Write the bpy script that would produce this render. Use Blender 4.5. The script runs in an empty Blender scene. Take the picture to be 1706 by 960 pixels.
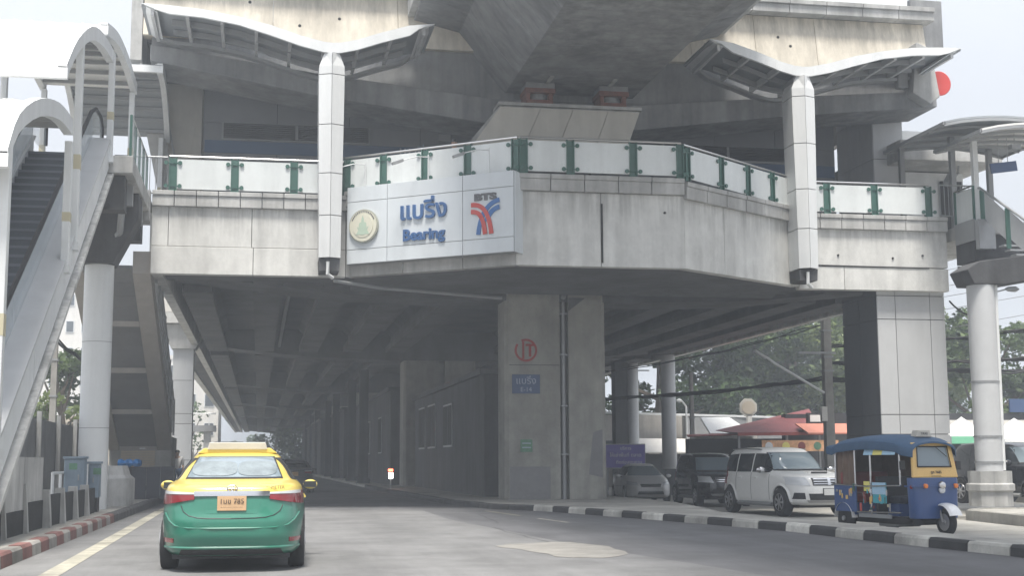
import bpy, bmesh, math, random
from mathutils import Vector, Matrix
R = math.radians
random.seed(7)
S = bpy.context.scene
COL = S.collection

# ---------------------------------------------------------------- camera, world, sun, exposure
W0 = bpy.data.worlds.new("World"); S.world = W0; W0.use_nodes = True
cam_d = bpy.data.cameras.new('camera'); cam = bpy.data.objects.new('camera', cam_d); COL.objects.link(cam)
cam_d.sensor_width = 36; cam_d.lens = 2250 / 1706 * 36; cam_d.clip_end = 6000; cam_d.clip_start = 0.1
YAW, PIT, ROLL = R(10.6), math.atan(290 / 2250), R(0.3)
f = Vector((math.sin(YAW) * math.cos(PIT), math.cos(YAW) * math.cos(PIT), math.sin(PIT)))
r = Vector((math.cos(YAW), -math.sin(YAW), 0)); u = r.cross(f)
r2 = r * math.cos(ROLL) - u * math.sin(ROLL); u2 = u * math.cos(ROLL) + r * math.sin(ROLL)
cam.matrix_world = Matrix(((r2.x, u2.x, -f.x, 0), (r2.y, u2.y, -f.y, 0), (r2.z, u2.z, -f.z, 1.3), (0, 0, 0, 1)))
S.camera = cam
S.view_settings.view_transform = 'Standard'; S.view_settings.look = 'None'
S.view_settings.exposure = 1.45; S.view_settings.gamma = 1
S.cycles.use_denoising = True
S.cycles.max_bounces = 8; S.cycles.diffuse_bounces = 4; S.cycles.volume_bounces = 1; S.cycles.transparent_max_bounces = 12
SUN_EL, SUN_AZ = R(70), R(192)          # azimuth clockwise from +Y: behind the camera
nt = W0.node_tree; nt.nodes.clear()
sk = nt.nodes.new('ShaderNodeTexSky'); sk.sky_type = 'NISHITA'; sk.sun_disc = False
sk.sun_elevation = SUN_EL; sk.sun_rotation = SUN_AZ; sk.air_density = 1.0; sk.dust_density = 4.0; sk.ozone_density = 1.0
tc = nt.nodes.new('ShaderNodeTexCoord')
mpn = nt.nodes.new('ShaderNodeMapping'); mpn.inputs['Scale'].default_value = (1, 1, 3.0)
nz = nt.nodes.new('ShaderNodeTexNoise'); nz.inputs['Scale'].default_value = 1.6; nz.inputs['Detail'].default_value = 6
rp = nt.nodes.new('ShaderNodeValToRGB')
rp.color_ramp.elements[0].position = .3; rp.color_ramp.elements[0].color = (5.6, 5.85, 6.35, 1)
rp.color_ramp.elements[1].position = .72; rp.color_ramp.elements[1].color = (6.2, 6.4, 6.75, 1)
mx = nt.nodes.new('ShaderNodeMix'); mx.data_type = 'RGBA'; mx.inputs[0].default_value = .86
bg = nt.nodes.new('ShaderNodeBackground'); bg.inputs[1].default_value = 0.07
wo = nt.nodes.new('ShaderNodeOutputWorld')
L = nt.links.new
sx = nt.nodes.new('ShaderNodeSeparateXYZ'); mr = nt.nodes.new('ShaderNodeMapRange'); vm = nt.nodes.new('ShaderNodeVectorMath'); vm.operation = 'SCALE'   # overcast sky: brighter towards the zenith
mr.inputs[1].default_value = 0; mr.inputs[2].default_value = 1; mr.inputs[3].default_value = .56; mr.inputs[4].default_value = 1.55
L(tc.outputs['Generated'], sx.inputs[0]); L(sx.outputs[2], mr.inputs[0])
L(tc.outputs['Generated'], mpn.inputs[0]); L(mpn.outputs[0], nz.inputs['Vector']); L(nz.outputs[0], rp.inputs[0])
L(sk.outputs[0], mx.inputs[6]); L(rp.outputs[0], mx.inputs[7]); L(mx.outputs[2], vm.inputs[0]); L(mr.outputs[0], vm.inputs['Scale']); L(vm.outputs[0], bg.inputs[0]); L(bg.outputs[0], wo.inputs[0])
sun_d = bpy.data.lights.new('sun', 'SUN'); sun_d.energy = 2.3; sun_d.angle = R(14); sun_d.color = (1, .95, .87)
sun = bpy.data.objects.new('sun', sun_d); COL.objects.link(sun)
sdir = Vector((math.sin(SUN_AZ) * math.cos(SUN_EL), math.cos(SUN_AZ) * math.cos(SUN_EL), math.sin(SUN_EL)))
sun.rotation_euler = sdir.to_track_quat('Z', 'Y').to_euler(); sun.location = (0, -20, 60)

# ---------------------------------------------------------------- materials
def mat(name, col, rough=.7, metal=0, var=.0, scale=3, streak=0, stain=0, bump=0, rnd=0, coat=0, stretch=(1, 1, 1), emit=0, alpha=1, trans=0, bscale=None, crack=0, grain=0, drip=None):
    m = bpy.data.materials.new(name); m.use_nodes = True
    t = m.node_tree; N = t.nodes; K = t.links.new; b = N['Principled BSDF']
    b.inputs['Roughness'].default_value = rough; b.inputs['Metallic'].default_value = metal
    b.inputs['Coat Weight'].default_value = coat; b.inputs['Alpha'].default_value = alpha
    b.inputs['Transmission Weight'].default_value = trans
    c4 = (*col, 1)
    b.inputs['Base Color'].default_value = c4
    if emit: b.inputs['Emission Color'].default_value = c4; b.inputs['Emission Strength'].default_value = emit
    tc = N.new('ShaderNodeTexCoord'); cur = None
    def mul(fac_out, a, bb, lo=.3, hi=.7):
        nonlocal cur
        rmp = N.new('ShaderNodeMapRange'); rmp.inputs[1].default_value = lo; rmp.inputs[2].default_value = hi
        rmp.inputs[3].default_value = a; rmp.inputs[4].default_value = bb
        K(fac_out, rmp.inputs[0])
        if cur is None: cur = rmp.outputs[0]
        else:
            mm = N.new('ShaderNodeMath'); mm.operation = 'MULTIPLY'; K(cur, mm.inputs[0]); K(rmp.outputs[0], mm.inputs[1]); cur = mm.outputs[0]
    def noise(sc, st=(1, 1, 1), det=5, ro=.6):
        mp = N.new('ShaderNodeMapping'); mp.inputs['Scale'].default_value = st
        n = N.new('ShaderNodeTexNoise'); n.inputs['Scale'].default_value = sc; n.inputs['Detail'].default_value = det; n.inputs['Roughness'].default_value = ro
        K(tc.outputs['Object'], mp.inputs[0]); K(mp.outputs[0], n.inputs['Vector']); return n.outputs[0]
    if var: mul(noise(scale, stretch), 1 - var, 1 + var); mul(noise(scale * 7, stretch), 1 - var * .4, 1 + var * .4)
    if streak: mul(noise(2.2, (1, 1, .07), 4, .7), 1 - streak, 1 + streak * .5, .35, .65)
    if stain: mul(noise(.55, (1, 1, .5), 8, .68), 1 - stain, 1.05, .38, .6)
    if grain: mul(noise(45, (1, 1, 1), 3, .8), 1 - grain, 1 + grain)
    if drip:     # rain streaks running down from a ledge (height of the ledge, length, strength)
        sz = N.new('ShaderNodeSeparateXYZ'); K(tc.outputs['Object'], sz.inputs[0])
        fz = N.new('ShaderNodeMapRange'); fz.interpolation_type = 'SMOOTHSTEP'; fz.inputs[1].default_value = drip[0] - drip[1]; fz.inputs[2].default_value = drip[0]; K(sz.outputs[2], fz.inputs[0])
        nd = N.new('ShaderNodeMapRange'); nd.inputs[1].default_value = .42; nd.inputs[2].default_value = .66; K(noise(3.1, (1, 1, .05), 5, .75), nd.inputs[0])
        mm = N.new('ShaderNodeMath'); mm.operation = 'MULTIPLY'; K(fz.outputs[0], mm.inputs[0]); K(nd.outputs[0], mm.inputs[1]); mul(mm.outputs[0], 1, 1 - drip[2], 0, 1)
    if crack:
        v = N.new('ShaderNodeTexVoronoi'); v.feature = 'DISTANCE_TO_EDGE'; v.inputs['Scale'].default_value = crack
        K(tc.outputs['Object'], v.inputs['Vector']); mul(v.outputs['Distance'], .72, 1, 0, .02)
    if rnd:
        oi = N.new('ShaderNodeObjectInfo'); mul(oi.outputs['Random'], 1 - rnd, 1 + rnd, 0, 1)
    if cur is not None:
        mixn = N.new('ShaderNodeVectorMath'); mixn.operation = 'SCALE'; mixn.inputs[0].default_value = col
        K(cur, mixn.inputs['Scale']); K(mixn.outputs[0], b.inputs['Base Color'])
    if bump:
        bm_ = N.new('ShaderNodeBump'); bm_.inputs['Strength'].default_value = bump; bm_.inputs['Distance'].default_value = .02
        K(noise(bscale or scale * 8, (1, 1, 1), 6), bm_.inputs['Height']); K(bm_.outputs[0], b.inputs['Normal'])
    return m
M = {}
def mk(name, *a, **k): M[name] = mat(name, *a, **k)
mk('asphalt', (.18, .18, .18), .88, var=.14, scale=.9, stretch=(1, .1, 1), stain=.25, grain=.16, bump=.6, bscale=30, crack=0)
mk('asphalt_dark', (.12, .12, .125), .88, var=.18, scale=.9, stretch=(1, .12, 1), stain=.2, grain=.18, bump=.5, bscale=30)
mk('cement', (.36, .35, .32), .9, grain=.08, var=.15, scale=1, stain=.3, bump=.3)
mk('patch', (.245, .235, .215), .9, grain=.1, var=.2, scale=2, bump=.4)
mk('earth', (.2, .19, .17), .95, var=.2, scale=.2)
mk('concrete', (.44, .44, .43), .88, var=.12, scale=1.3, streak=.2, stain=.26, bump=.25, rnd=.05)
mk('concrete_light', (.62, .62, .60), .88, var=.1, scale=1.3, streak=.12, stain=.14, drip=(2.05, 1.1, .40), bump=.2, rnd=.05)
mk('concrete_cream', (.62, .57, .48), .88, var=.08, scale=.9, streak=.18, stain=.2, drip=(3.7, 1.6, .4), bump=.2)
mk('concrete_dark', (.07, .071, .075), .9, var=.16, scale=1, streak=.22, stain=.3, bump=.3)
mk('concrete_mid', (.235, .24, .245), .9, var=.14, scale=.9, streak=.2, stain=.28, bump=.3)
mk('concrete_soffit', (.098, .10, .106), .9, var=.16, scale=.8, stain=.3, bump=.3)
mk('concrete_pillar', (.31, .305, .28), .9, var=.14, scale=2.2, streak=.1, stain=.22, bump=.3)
mk('slot', (.03, .03, .03), .95)
mk('panel_grey', (.50, .51, .52), .4, var=.04, scale=2, streak=.05, rnd=.03)
mk('panel_shaded', (.055, .06, .07), .5, var=.08, rnd=.06)
mk('panel_white', (.66, .675, .68), .35, var=.03, scale=2, streak=.07, rnd=.03)
mk('panel_midgrey', (.22, .23, .25), .6, var=.05, scale=2, rnd=.04)  # mid grey panels of the concourse inner walls
mk('sign_panel', (.60, .64, .67), .3, var=.03, scale=2, streak=.06)
mk('frosted', (.66, .69, .69), .3, var=.05, scale=1.2, streak=.08, rnd=.06)
mk('green_paint', (.04, .115, .092), .4, var=.15, scale=5)
mk('steel', (.6, .6, .6), .28, metal=.9)
mk('steel_grey', (.30, .31, .32), .5, metal=.3, var=.05)
mk('white_paint', (.72, .74, .75), .4, var=.04, scale=2, streak=.08)
mk('white_sheet', (.72, .72, .70), .4, var=.02, scale=2)
mk('grey_sheet', (.27, .29, .31), .6, var=.08, scale=2)
mk('cream_wall', (.52, .5, .45), .8, var=.05, streak=.08)
mk('blue_stripe', (.045, .10, .2), .5)
mk('blue_letter', (.04, .11, .27), .35)
mk('logo_blue', (.05, .15, .38), .35)
mk('logo_red', (.52, .07, .06), .35)
mk('logo_grey', (.10, .10, .11), .4)
mk('seal_cream', (.72, .70, .58), .3, metal=.2)
mk('seal_green', (.42, .52, .42), .4)
mk('seal_rim', (.5, .5, .42), .3, metal=.6)
mk('rust', (.15, .055, .035), .85, var=.25, scale=6)
mk('red_paint', (.21, .10, .09), .8, var=.25, scale=3, rnd=.2, stain=.4)
mk('kerb_pale', (.30, .285, .265), .85, var=.2, scale=2.5, stain=.4, rnd=.15)
mk('kerb_white', (.52, .51, .47), .85, var=.2, scale=2.5, stain=.5, rnd=.16, bump=.2)
mk('kerb_black', (.045, .045, .047), .8, var=.25, scale=3, rnd=.2, bump=.2)
mk('line_cream', (.42, .40, .33), .8, var=.22, scale=3, stain=.45, grain=.15)
mk('line_faded', (.22, .21, .16), .85, var=.2, scale=3)
mk('taxi_yellow', (.70, .54, .12), .3, coat=.6, var=.02)
mk('taxi_green', (.032, .19, .13), .3, coat=.6, var=.05, scale=1.5)
mk('car_white', (.80, .80, .78), .28, coat=.5, var=.02)
mk('car_black', (.012, .013, .018), .22, coat=.6)
mk('car_silver', (.78, .78, .78), .32, metal=.1, coat=.4)
mk('car_grey', (.13, .13, .145), .32, metal=.3, coat=.4)
mk('car_glass', (.022, .027, .032), .06, coat=.3)
mk('screen_glass', (.20, .25, .28), .08, coat=.5)
mk('rubber', (.02, .02, .021), .85, var=.15)
mk('rim', (.42, .42, .43), .35, metal=.7)
mk('chrome', (.6, .6, .61), .2, metal=1)
mk('lamp_red', (.24, .014, .02), .12, coat=.6)
mk('lamp_orange', (.8, .22, .03), .2, coat=.5)
mk('lamp_clear', (.62, .64, .66), .1, coat=.6)
mk('plate', (.48, .31, .17), .5, var=.08, scale=12)
mk('plate_white', (.7, .7, .68), .5)
mk('ink', (.02, .02, .025), .6)
mk('black_plastic', (.02, .02, .022), .5)
mk('glass_reflection', (.20, .235, .25), .3, var=.3, scale=4)  # pale reflection tone painted onto the taxi's rear glass
mk('tuk_blue', (.028, .075, .22), .35, coat=.3, var=.08)
mk('tuk_yellow', (.72, .47, .16), .4, coat=.2, var=.05)
mk('tuk_canvas', (.05, .105, .19), .75, var=.12, scale=3, bump=.3)
mk('curtain', (.16, .11, .08), .9, var=.15, scale=6)
mk('sticker_blue', (.38, .58, .74), .5)
mk('sticker_yellow', (.78, .7, .2), .5)
mk('sticker_teal', (.05, .35, .42), .5)
mk('skin', (.42, .26, .18), .55)
mk('hair', (.015, .012, .01), .7)
mk('cloth_dark', (.04, .045, .06), .9)
mk('cloth_white', (.7, .7, .7), .9)
mk('cloth_red', (.22, .05, .045), .9)
mk('cloth_blue', (.06, .12, .25), .9)
mk('sign_blue', (.035, .07, .16), .4, var=.08)
mk('banner_purple', (.10, .07, .36), .5, var=.1)
mk('white_ink', (.75, .75, .78), .5)
mk('faded_ink', (.35, .4, .5), .5)
mk('sign_red', (.55, .05, .04), .5)
mk('mark_red', (.30, .035, .03), .8, var=.2, scale=8)
mk('mark_green', (.10, .22, .14), .6, var=.2, scale=8)
mk('grey_repair', (.21, .21, .215), .9, var=.1, scale=2)
mk('cabinet', (.20, .26, .32), .55, var=.12, scale=3, streak=.15, rnd=.08)
mk('mould', (.025, .026, .027), .95, var=.3, scale=2, bump=.4)
mk('roof_red', (.17, .04, .04), .7, var=.15, scale=1, streak=.1)
mk('awning_orange', (.48, .18, .12), .7, var=.08)
mk('awning_red', (.28, .06, .05), .7, var=.1)
mk('shop_dark', (.035, .036, .04), .8, var=.3, scale=1)
mk('shop_wall', (.42, .4, .37), .85, var=.12, streak=.15)
mk('shop_grey', (.22, .225, .23), .85, var=.1, streak=.1)
mk('poster', (.62, .34, .18), .7, var=.35, scale=2.5)
mk('tent_white', (.8, .8, .78), .8, var=.03)
mk('tent_green', (.2, .55, .35), .8)
mk('wood_pole', (.30, .29, .27), .9, var=.15, streak=.1)
mk('wire', (.015, .015, .016), .7)
mk('wire_thin', (.16, .16, .17), .7)
mk('bark', (.12, .095, .07), .95, var=.3, scale=5, bump=.5)
mk('building_white', (.66, .64, .6), .8, var=.05, streak=.06)
mk('building_tan', (.5, .44, .35), .8, var=.05)
mk('window_dark', (.03, .04, .05), .35)
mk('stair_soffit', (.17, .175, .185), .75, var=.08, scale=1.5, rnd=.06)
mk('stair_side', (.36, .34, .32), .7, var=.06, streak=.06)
mk('step_nose', (.17, .19, .22), .5)
mk('step_dark', (.10, .115, .14), .5, var=.1, rnd=.08)
mk('glass_clear', (.75, .82, .84), .08, alpha=.28)
mk('frosted_clear', (.50, .56, .60), .12, alpha=.62)
mk('led_white', (1, .95, .85), .5, emit=6)
mk('led_red', (1, .1, .05), .5, emit=4)
mk('hoarding', (.05, .055, .075), .8, var=.15, rnd=.1)
mk('tarp_blue', (.02, .22, .6), .6, var=.2, scale=4)
mk('tag_yellow', (.50, .46, .33), .6)
def leafmat(name, a, b_):
    m = bpy.data.materials.new(name); m.use_nodes = True; t = m.node_tree; N = t.nodes; K = t.links.new
    b = N['Principled BSDF']; b.inputs['Roughness'].default_value = .55
    tc = N.new('ShaderNodeTexCoord'); n = N.new('ShaderNodeTexNoise'); n.inputs['Scale'].default_value = .9; n.inputs['Detail'].default_value = 8
    rr = N.new('ShaderNodeValToRGB'); rr.color_ramp.elements[0].position = .35; rr.color_ramp.elements[1].position = .68
    rr.color_ramp.elements[0].color = (*a, 1); rr.color_ramp.elements[1].color = (*b_, 1)
    K(tc.outputs['Object'], n.inputs['Vector']); K(n.outputs[0], rr.inputs[0]); K(rr.outputs[0], b.inputs['Base Color'])
    tr = N.new('ShaderNodeBsdfTranslucent'); K(rr.outputs[0], tr.inputs['Color']); mx = N.new('ShaderNodeMixShader'); mx.inputs[0].default_value = .35
    K(b.outputs[0], mx.inputs[1]); K(tr.outputs[0], mx.inputs[2]); K(mx.outputs[0], N['Material Output'].inputs[0]); M[name] = m
leafmat('leaf_dark', (.018, .04, .014), (.10, .17, .05))
leafmat('leaf_light', (.05, .09, .02), (.20, .25, .07))
leafmat('leaf_mid', (.016, .036, .011), (.11, .17, .04))

# ---------------------------------------------------------------- object helpers
def woff(o):
    v = Vector((0, 0, 0))
    while o is not None: v += o.location; o = o.parent
    return v
def thing(name, label, cat, loc=(0, 0, 0), group=None, kind=None):
    o = bpy.data.objects.new(name, None); o.empty_display_size = .3; COL.objects.link(o); o.location = loc
    o['label'] = label; o['category'] = cat
    if group: o['group'] = group
    if kind: o['kind'] = kind
    return o
def tag(o, label=None, cat=None, group=None, kind=None):
    for k, v in (('label', label), ('category', cat), ('group', group), ('kind', kind)):
        if v: o[k] = v
    return o
class MB:
    def __init__(s): s.v = []; s.f = []
    def add(s, vs, fs):
        n = len(s.v); s.v += [tuple(p) for p in vs]; s.f += [tuple(i + n for i in q) for q in fs]; return s
    def box(s, x0, x1, y0, y1, z0, z1):
        return s.add([(x0, y0, z0), (x1, y0, z0), (x1, y1, z0), (x0, y1, z0), (x0, y0, z1), (x1, y0, z1), (x1, y1, z1), (x0, y1, z1)],
                     [(0, 3, 2, 1), (4, 5, 6, 7), (0, 1, 5, 4), (1, 2, 6, 5), (2, 3, 7, 6), (3, 0, 4, 7)])
    def obox(s, o, ux, uy, uz):   # corner + three edge vectors
        o, ux, uy, uz = map(Vector, (o, ux, uy, uz))
        if ux.cross(uy).dot(uz) < 0: o = o + ux; ux = -ux
        return s.add([o, o + ux, o + ux + uy, o + uy, o + uz, o + ux + uz, o + ux + uy + uz, o + uy + uz],
                     [(0, 3, 2, 1), (4, 5, 6, 7), (0, 1, 5, 4), (1, 2, 6, 5), (2, 3, 7, 6), (3, 0, 4, 7)])
    def bar(s, p, q, w, h, up=(0, 0, 1)):
        p, q = Vector(p), Vector(q); d = (q - p); up = Vector(up)
        if abs(d.normalized().dot(up)) > .99: up = Vector((0, 1, 0))
        a = d.cross(up).normalized() * w; b = a.cross(d).normalized() * h
        return s.obox(p - a / 2 - b / 2, a, d, b)
    def tube(s, pts, rad, n=8, cap=True):
        pts = [Vector(p) for p in pts]; rs = rad if isinstance(rad, (list, tuple)) else [rad] * len(pts)
        rings = []; base = len(s.v)
        for i, p in enumerate(pts):
            d = (pts[min(i + 1, len(pts) - 1)] - pts[max(i - 1, 0)]).normalized()
            up = Vector((0, 0, 1)) if abs(d.z) < .95 else Vector((0, 1, 0))
            a = d.cross(up).normalized(); b = d.cross(a).normalized()
            s.v += [tuple(p + (a * math.cos(2 * math.pi * k / n) + b * math.sin(2 * math.pi * k / n)) * rs[i]) for k in range(n)]
        for i in range(len(pts) - 1):
            for k in range(n):
                o = base + i * n; s.f.append((o + k, o + (k + 1) % n, o + n + (k + 1) % n, o + n + k))
        if cap: s.f.append(tuple(base + k for k in range(n))[::-1]); s.f.append(tuple(base + (len(pts) - 1) * n + k for k in range(n)))
        return s
    def lathe(s, prof, c, n=16, axis='z'):   # prof [(r, h)]
        base = len(s.v); c = Vector(c)
        for rr, h in prof:
            for k in range(n):
                a = 2 * math.pi * k / n; x, y = rr * math.cos(a), rr * math.sin(a)
                p = (x, y, h) if axis == 'z' else ((h, x, y) if axis == 'x' else (y, h, x))
                s.v.append(tuple(c + Vector(p)))
        for i in range(len(prof) - 1):
            for k in range(n):
                o = base + i * n; s.f.append((o + k, o + (k + 1) % n, o + n + (k + 1) % n, o + n + k))
        s.f.append(tuple(base + k for k in range(n))[::-1]); s.f.append(tuple(base + (len(prof) - 1) * n + k for k in range(n)))
        return s
    def prism(s, poly, a0, a1, axis='y'):   # poly in the two other axes
        n = len(poly); base = len(s.v)
        for a in (a0, a1):
            for p, q in poly: s.v.append((p, a, q) if axis == 'y' else ((a, p, q) if axis == 'x' else (p, q, a)))
        s.f.append(tuple(range(base, base + n))); s.f.append(tuple(range(base + 2 * n - 1, base + n - 1, -1)))
        for k in range(n): s.f.append((base + k, base + n + k, base + n + (k + 1) % n, base + (k + 1) % n))
        return s
    def grid(s, rows, close=False):
        base = len(s.v); m = len(rows[0])
        for rw in rows: s.v += [tuple(p) for p in rw]
        for i in range(len(rows) - 1):
            for k in range(m - (0 if close else 1)):
                s.f.append((base + i * m + k, base + i * m + (k + 1) % m, base + (i + 1) * m + (k + 1) % m, base + (i + 1) * m + k))
        return s
    def sheet(s, prof, a0, a1, th, axis='x'):   # curved thin roof: profile [(y,z)] swept along x with thickness
        up = [(p, q + th) for p, q in prof]
        poly = list(prof) + up[::-1]; n = len(prof); base = len(s.v); N = 2 * n
        for a in (a0, a1):
            for p, q in poly: s.v.append((a, p, q) if axis == 'x' else (p, a, q))
        for k in range(N): s.f.append((base + k, base + N + k, base + N + (k + 1) % N, base + (k + 1) % N))
        for k in range(n - 1):
            for o in (base, base + N): s.f.append((o + k, o + k + 1, o + N - 2 - k, o + N - 1 - k))
        return s
    def mesh(s, name, off=Vector((0, 0, 0)), recalc=True, smooth=False):
        me = bpy.data.meshes.new(name)
        me.from_pydata([(x - off.x, y - off.y, z - off.z) for x, y, z in s.v], [], s.f)
        if recalc:
            bm = bmesh.new(); bm.from_mesh(me); bmesh.ops.recalc_face_normals(bm, faces=bm.faces); bm.to_mesh(me); bm.free()
        if smooth: me.polygons.foreach_set('use_smooth', [True] * len(me.polygons))
        me.update(); return me
    def build(s, name, m, parent=None, bevel=0, smooth=False, recalc=True, sharp=40):
        if not s.v: return None
        me = s.mesh(name, woff(parent) if parent else Vector((0, 0, 0)), recalc, smooth)
        me.materials.append(M[m] if isinstance(m, str) else m)
        if smooth and sharp: me.set_sharp_from_angle(angle=R(sharp))
        o = bpy.data.objects.new(name, me); COL.objects.link(o)
        if parent: o.parent = parent
        if bevel:
            b = o.modifiers.new('bevel', 'BEVEL'); b.width = bevel; b.segments = 2; b.limit_method = 'ANGLE'; b.angle_limit = R(35)
        return o
def piece(name, me, m, parent, loc, rot=(0, 0, 0), scale=(1, 1, 1)):
    if not me.materials: me.materials.append(M[m])
    o = bpy.data.objects.new(name, me); COL.objects.link(o); o.parent = parent
    o.location = Vector(loc) - (woff(parent) if parent else Vector((0, 0, 0))); o.rotation_euler = rot; o.scale = scale; return o
def box(name, m, parent, *b, bevel=0): return MB().box(*b).build(name, m, parent, bevel=bevel)
def text(body, size, m, parent, origin, xdir, updir, depth=.02, name='lettering', bold=0, align='CENTER', wide=1):
    cu = bpy.data.curves.new('t', 'FONT'); cu.body = body; cu.size = size; cu.extrude = depth; cu.align_x = align; cu.align_y = 'CENTER'; cu.offset = bold; cu.resolution_u = 3
    t = bpy.data.objects.new('t', cu); COL.objects.link(t)
    bpy.context.view_layer.update()
    me = bpy.data.meshes.new_from_object(t.evaluated_get(bpy.context.evaluated_depsgraph_get()))
    bpy.data.objects.remove(t); me.name = name
    x = Vector(xdir).normalized(); y = Vector(updir).normalized(); z = x.cross(y)
    mt = Matrix(((x.x, y.x, z.x, 0), (x.y, y.y, z.y, 0), (x.z, y.z, z.z, 0), (0, 0, 0, 1)))
    me.transform(mt @ Matrix.Diagonal((wide, 1, 1, 1)))
    me.materials.clear(); me.materials.append(M[m])
    o = bpy.data.objects.new(name, me); COL.objects.link(o); o.location = Vector(origin) - (woff(parent) if parent else Vector((0, 0, 0)))
    if parent: o.parent = parent
    return o
def copy_tree(o, parent=None):
    c = o.copy(); COL.objects.link(c); c.parent = parent
    for ch in [x for x in bpy.data.objects if x.parent == o]: copy_tree(ch, c)
    return c
def lerp(a, b, t): return a + (b - a) * t

# ================================================================ SETTING: ground, roads, kerbs
def poly_sheet(name, pts, z, m, parent=None, kind='structure', z0=None):
    mb = MB(); n = len(pts)
    if z0 is None: mb.add([(x, y, z) for x, y in pts], [tuple(range(n))])
    else: mb.prism(pts, z0, z, 'z')
    o = mb.build(name, m, parent)
    if kind: o['kind'] = kind
    return o
g = MB(); g.add([(-1500, -600, -.25), (1500, -600, -.25), (1500, 2500, -.25), (-1500, 2500, -.25)], [(0, 1, 2, 3)]).build('ground', 'earth')['kind'] = 'structure'
FRONT = [(10.1, -30), (10.05, 12), (10.02, 16.7), (9.80, 19.7), (9.60, 24.1), (8.74, 28.9), (7.42, 35.4), (6.4, 37.1), (5.8, 41), (5.6, 50), (5.4, 70), (5.2, 190)]
BACK = [(10.6, -30), (10.5, 12), (10.55, 17.4), (10.85, 21.7), (10.55, 26.5), (10.4, 30), (11.0, 33), (11.6, 37), (11.8, 41), (11.8, 50), (11.8, 70), (11.8, 190)]
LEFT = [(-3.12, -30), (-3.12, 190)]
# light concrete lane and darker asphalt lanes
seam = [(6.3, -30), (6.0, 12), (5.55, 16.0), (4.95, 20.5), (4.6, 27), (4.55, 31), (5.3, 41)]
road = MB(); RW = [(-3.12, -30), (-3.12, 36), (1.4, 37.2), (5.0, 36.2)]
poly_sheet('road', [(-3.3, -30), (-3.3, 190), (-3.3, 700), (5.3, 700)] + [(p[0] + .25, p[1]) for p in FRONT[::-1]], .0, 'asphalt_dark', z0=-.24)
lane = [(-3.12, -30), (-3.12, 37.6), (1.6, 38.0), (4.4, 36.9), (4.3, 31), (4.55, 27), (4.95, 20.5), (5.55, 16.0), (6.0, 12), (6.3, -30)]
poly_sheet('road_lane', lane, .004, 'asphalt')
poly_sheet('frontage_road', [(10.4, -30)] + BACK[1:-1] + [(11.8, 190), (26, 190), (26, 33.4), (17.9, 33.6), (17.4, 32.2), (16.9, 28.6), (16.5, 22), (16.4, -30)], -.2, 'cement', z0=-.246)
# manhole-like pale repair patch
poly_sheet('road_patch', [(3.62, 20.9), (3.9, 21.35), (4.3, 21.5), (4.7, 21.75), (4.98, 21.6), (5.12, 21.0), (5.3, 20.4), (5.22, 19.7), (5.24, 19.2), (5.12, 18.6), (4.85, 18.2), (4.6, 17.95), (4.42, 18.05), (4.2, 18.1), (4.02, 18.4), (4.05, 18.9), (3.9, 19.5), (3.84, 20.1), (3.66, 20.5)], .009, 'patch')
def line(name, pts, w, z, m):
    mb = MB(); n = len(pts); vs = []
    for i, (x, y) in enumerate(pts):
        a = Vector(pts[max(i - 1, 0)]); b = Vector(pts[min(i + 1, n - 1)]); d = (b - a).normalized(); nn = Vector((-d.y, d.x)) * w / 2
        vs += [(x - nn.x, y - nn.y, z), (x + nn.x, y + nn.y, z)]
    mb.add(vs, [(2 * i, 2 * i + 2, 2 * i + 3, 2 * i + 1) for i in range(n - 1)])
    o = mb.build(name, m); o['kind'] = 'structure'; return o
line('edge_line', [(-2.35, -30), (-2.38, 17), (-2.5, 28), (-2.62, 38.4)], .24, .009, 'line_cream')
line('edge_line', [(-2.62, 39), (-2.7, 70)], .2, .009, 'line_faded')
line('centre_line', [(6.0, 36.0), (6.25, 32.5)], .12, .005, 'line_faded')
rk = random.Random(9)
for (x, y, dx, dy, n) in ((4.62, 26.8, .02, -1, 9), (5.4, 33.5, -.05, -1, 8)):
    pts = [(x, y)]
    for _ in range(n): pts.append((pts[-1][0] + dx * .6 + rk.uniform(-.06, .06), pts[-1][1] + dy * .6 + rk.uniform(-.12, .12)))
    line('road_crack', pts, .016, .0075, 'mould')
line('centre_line', [(6.35, 30.8), (6.55, 28.6)], .10, .005, 'line_cream')

poly_sheet('median', [(p[0] + .12, p[1] + .03) for p in FRONT] + BACK[::-1], .142, 'cement', z0=-.23)
poly_sheet('left_pavement', [(-3.3, -30), (-3.3, 190), (-9, 190), (-9, -30)], .16, 'cement', z0=-.2)
poly_sheet('island_pavement', [(17.05, 28.4), (17.55, 31.8), (18.2, 32.6), (26, 32.6), (26, 60), (70, 60), (70, 20), (17.0, 20)], .03, 'cement', z0=-.24)
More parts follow.
